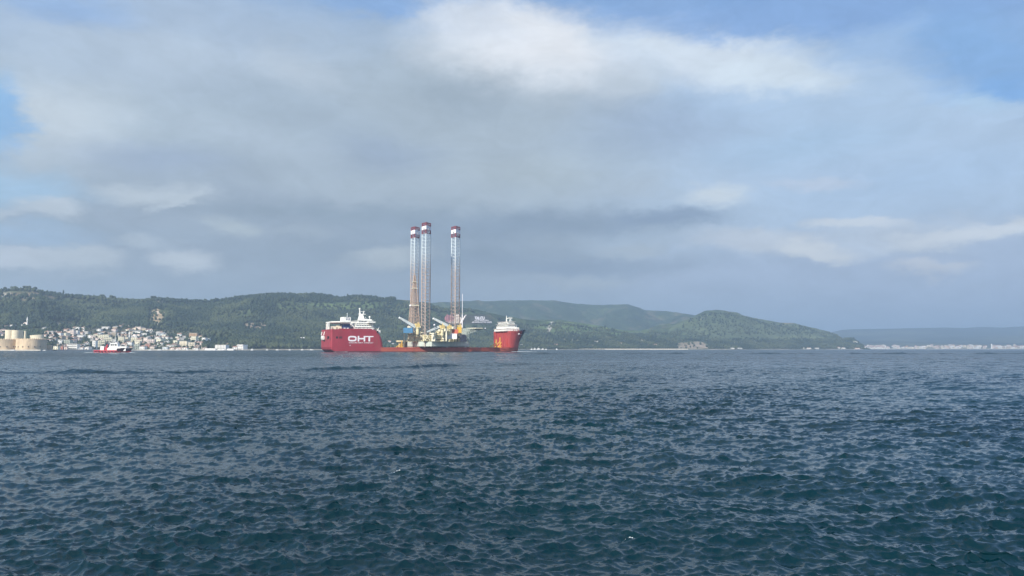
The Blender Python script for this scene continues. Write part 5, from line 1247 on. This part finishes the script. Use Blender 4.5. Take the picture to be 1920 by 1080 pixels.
ft_ = MB(); 
for k in range(9):
    x = -Lt / 2 + 1.6 + k * 2.4; MB().lathe(0, 0, [(.25, -.15), (.5, -.12), (.5, .12), (.25, .15)], 10).build('fender', tugdark, tug)
    o = list(tug.children)[-1] if tug.children else None
    q = [c for c in SC.objects if c.name.startswith('fender')][-1]; q.rotation_euler = (pi / 2, 0, 0); q.location = (x, -3.75, .9)
MB().box(X_(191), X_(197.5), -2, 1.6, 1.3, Z_(649)).build('deck_store', wb_, tug)
dh = MB().box(X_(204), X_(237), -2.7, 2.7, 1.3, Z_(653)).build('deckhouse', wb_, tug)
MB().prism([(X_(205), -2.4), (X_(224), -2.4), (X_(224), 2.4), (X_(205), 2.4)], Z_(653) + .003, Z_(650), [(X_(207), -2.2), (X_(224), -2.2), (X_(224), 2.2), (X_(207), 2.2)]).build('upper_house', wb_, dh)
wh_ = MB().prism([(X_(207), -2.2), (X_(222.5), -2.2), (X_(222.5), 2.2), (X_(207), 2.2)], Z_(650) + .003, Z_(643.5), [(X_(208.5), -2.0), (X_(221), -2.0), (X_(221), 2.0), (X_(208.5), 2.0)]).build('wheelhouse', wb_, dh)
for a, b in ((209.5, 212), (213, 215), (216.5, 220)): MB().box(X_(a), X_(b), -2.26, -2.0, Z_(648), Z_(645.2)).build('window', glass, wh_)
for a, b in ((228, 231), (232, 235)): MB().box(X_(a), X_(b), -2.76, -2.6, Z_(654.5), Z_(652.3)).build('window', glass, dh)
tm = MB().tube((X_(215.5), 0, Z_(643.5)), (X_(215.5), 0, Z_(628.5)), .14, 6).tube((X_(218), -.8, Z_(643.5)), (X_(219.5), 0, Z_(639)), .12, 5).tube((X_(221), .8, Z_(643.5)), (X_(219.5), 0, Z_(639)), .12, 5).box(X_(213.7), X_(217.3), -.1, .1, Z_(634.2), Z_(633.6)).box(X_(214), X_(217), -.3, .3, Z_(638.2), Z_(637.4)); tm.build('mast', wb_, tug)
MB().box(X_(198), X_(203), -1.4, 1.4, 1.3, Z_(651)).tube((X_(200), 0, Z_(651)), (X_(202), 0, Z_(646)), .5, 8).build('towing_gear', tugred, tug)
MB().box(X_(224.5), X_(238), -2.2, 2.2, Z_(653) + .004, Z_(649.5)).build('fore_cabin', wb_, dh)
tr2 = MB()
for k in range(9): tr2.tube((X_(222) + k * 1.0, -3.3 + .1 * k, Z_(653.3)), (X_(222) + k * 1.0, -3.3 + .1 * k, Z_(651)), .05, 4)
tr2.tube((X_(222), -3.3, Z_(651)), (X_(222) + 8, -2.5, Z_(651)), .05, 4); tr2.build('railing', wb_, tug)
# crew member at the tug's stern deck is not resolvable in the photograph and is left out
def boat(px, py, Lpx, hpx, label, Yd, cabin=True, col_=None, rz=0, grp='small boats moored along the shore'):
    o = thing('small_boat', label, 'boat', (azk(px) * Yd, Yd, 0), rz, grp); Lm = Lpx * Yd / F; H = max(.5, hpx * Yd / F)
    hull_loft(Lm, min(Lm * .33, 5), [(-.4, 0), (H * .18, .5), (H * .42, 1)]).build('hull', col_ or wb_, o)
    if cabin:
        c = MB().prism([(-Lm * .3, -Lm * .11), (Lm * .18, -Lm * .11), (Lm * .18, Lm * .11), (-Lm * .3, Lm * .11)], H * .42 + .003, H * .85, [(-Lm * .28, -Lm * .09), (Lm * .10, -Lm * .09), (Lm * .10, Lm * .09), (-Lm * .28, Lm * .09)]).build('cabin', wb_, o)
        MB().box(-Lm * .24, Lm * .08, -Lm * .115, -Lm * .095, H * .58, H * .74).build('window', glass, c); MB().tube((0, 0, H * .85), (0, 0, H * 1.5), .08, 5).build('mast', wb_, o)
BT = [(417, 22, 3.2, 'long white boat moored before the big white shore building', 1440), (473, 5, 3.6, 'white boat on the beach right of the village', 1520), (501, 5, 2.4, 'small white boat off the pale earth bank', 1560), (520, 6, 2.4, 'small white boat, second along the green shore', 1590), (543.5, 5, 2.2, 'small white boat below the grey roofed sheds', 1620), (567, 6, 2.2, 'small white boat below the two white masts', 1640), (585, 9, 2.0, 'long low white boat nearest the stern of the ship', 1660),
 (149, 8, 4, 'white boat alongside the hall on the village quay', 1405), (117, 14, 3.4, 'white hulled boat with a red deck left of the hall', 1385), (300, 9, 2.8, 'pale boat before the pink houses', 1455), (333, 8, 2.6, 'white boat below the large cream block', 1460), (352, 7, 2.4, 'white boat right of the large cream block', 1462), (370, 9, 2.4, 'white boat near the sea wall', 1465), (282, 6, 2.4, 'small boat before the red roofed house', 1450), (25, 11, 2.6, 'low white boat lying between the fortress bastions', 1225), (84, 7, 1.6, 'small boat at the quay right of the fortress', 1232),
 (997, 4, 3.6, 'leftmost white boat in the cluster off the ship bow', 2330), (1003, 5, 4.2, 'second white boat in the cluster off the ship bow', 2325), (1010, 7, 4.6, 'largest white boat in the cluster off the ship bow', 2335), (1018, 6, 3.4, 'fourth white boat in the cluster off the ship bow', 2330), (1024, 4, 2.6, 'rightmost white boat in the cluster off the ship bow', 2335), (1044, 4, 3.0, 'white boat before the red houses right of the ship', 2350)]
for px, Lp, hp2, lb, Yd in BT: boat(px, 0, Lp, hp2, lb, Yd, rz=hr.uniform(-.1, .1))
# ------------------------------------------------------------------ foam
foamm = mat('foam', (.60, .66, .70), .8, .15, 4)
fr2 = np.random.default_rng(8); fo2 = MB()
def crest_at(px, py, rad):
    d = ray(px, py); k = -CAMH / d[2]; x0, y0 = d[0] * k, d[1] * k
    gx, gy = np.meshgrid(x0 + np.linspace(-rad, rad, 41), y0 + np.linspace(-rad, rad, 41)); z, dx, dy = sea(gx, gy); i = np.unravel_index(np.argmax(z), z.shape)
    return gx[i], gy[i]
for (px, py, n, rr) in ((697, 891, 26, .05), (1122, 1032, 9, .035)):
    x0, y0 = crest_at(px, py, .5)
    x = x0 + fr2.normal(0, rr, n); y = y0 + fr2.normal(0, rr * .22, n) + .04; z, dx, dy = sea(x, y)
    for i in range(n):
        s = fr2.uniform(.004, .011); c_ = (x[i] + dx[i], y[i] + dy[i], z[i] + .003); aa = np.sort(fr2.uniform(0, 2 * pi, 7)); fo2.loft([[(c_[0] + s * 1.9 * k_ * cos(a) * fr2.uniform(.6, 1.2), c_[1] + s * k_ * sin(a) * fr2.uniform(.6, 1.2), c_[2] + zz) for a in aa] for k_, zz in ((1, -.01), (.9, s * .2), (.35, s * .7))])
# wake of the tug, foam at the ship's stem and along the shore
def streak(px0, px1, Yd, w, n, s0, s1):
    for i in range(n):
        u = fr2.random(); x = azk(px0 + (px1 - px0) * u) * Yd; y = Yd + fr2.normal(0, w); z, _, _ = sea(np.array([x]), np.array([y])); s = fr2.uniform(s0, s1)
        fo2.loft([[(x + s * 3.5 * cos(a), y + s * sin(a), float(z[0]) + zz) for a in np.linspace(0, 2 * pi, 7)[:-1]] for zz in (-.3, .05 + s * .18)])
streak(164, 184, 586, 1.4, 60, .15, .55); streak(184, 206, 585.3, .5, 26, .1, .35); streak(236, 250, 587, 1.6, 40, .15, .5); streak(206, 240, 584.8, .3, 22, .08, .3)
streak(962, 990, 812, 4, 70, .3, .8); streak(1005, 985, 830, 3, 30, .2, .5); streak(626, 650, 722, .8, 30, .15, .4)
fo = fo2.build('sea_foam', foamm); tagp(fo, 'white flecks of foam on wave crests and along the passing vessels', 'foam', None, 'stuff')
HAZE = 0.00016
# ------------------------------------------------------------------ haze
hm = bpy.data.materials.new('haze'); hm.use_nodes = True; t_ = hm.node_tree; t_.nodes.clear()
ho = t_.nodes.new('ShaderNodeOutputMaterial'); hv = t_.nodes.new('ShaderNodeVolumePrincipled'); t_.links.new(hv.outputs[0], ho.inputs['Volume'])
hv.inputs['Color'].default_value = (.57, .74, .94, 1); hv.inputs['Density'].default_value = HAZE; hv.inputs['Anisotropy'].default_value = .25
hz_ = MB().box(-12600, 12600, -12600, 12600, -7, 345).build('haze', hm); hz_['kind'] = 'stuff'; hz_['label'] = 'pale blue haze over the strait and hills'; hz_['category'] = 'haze'
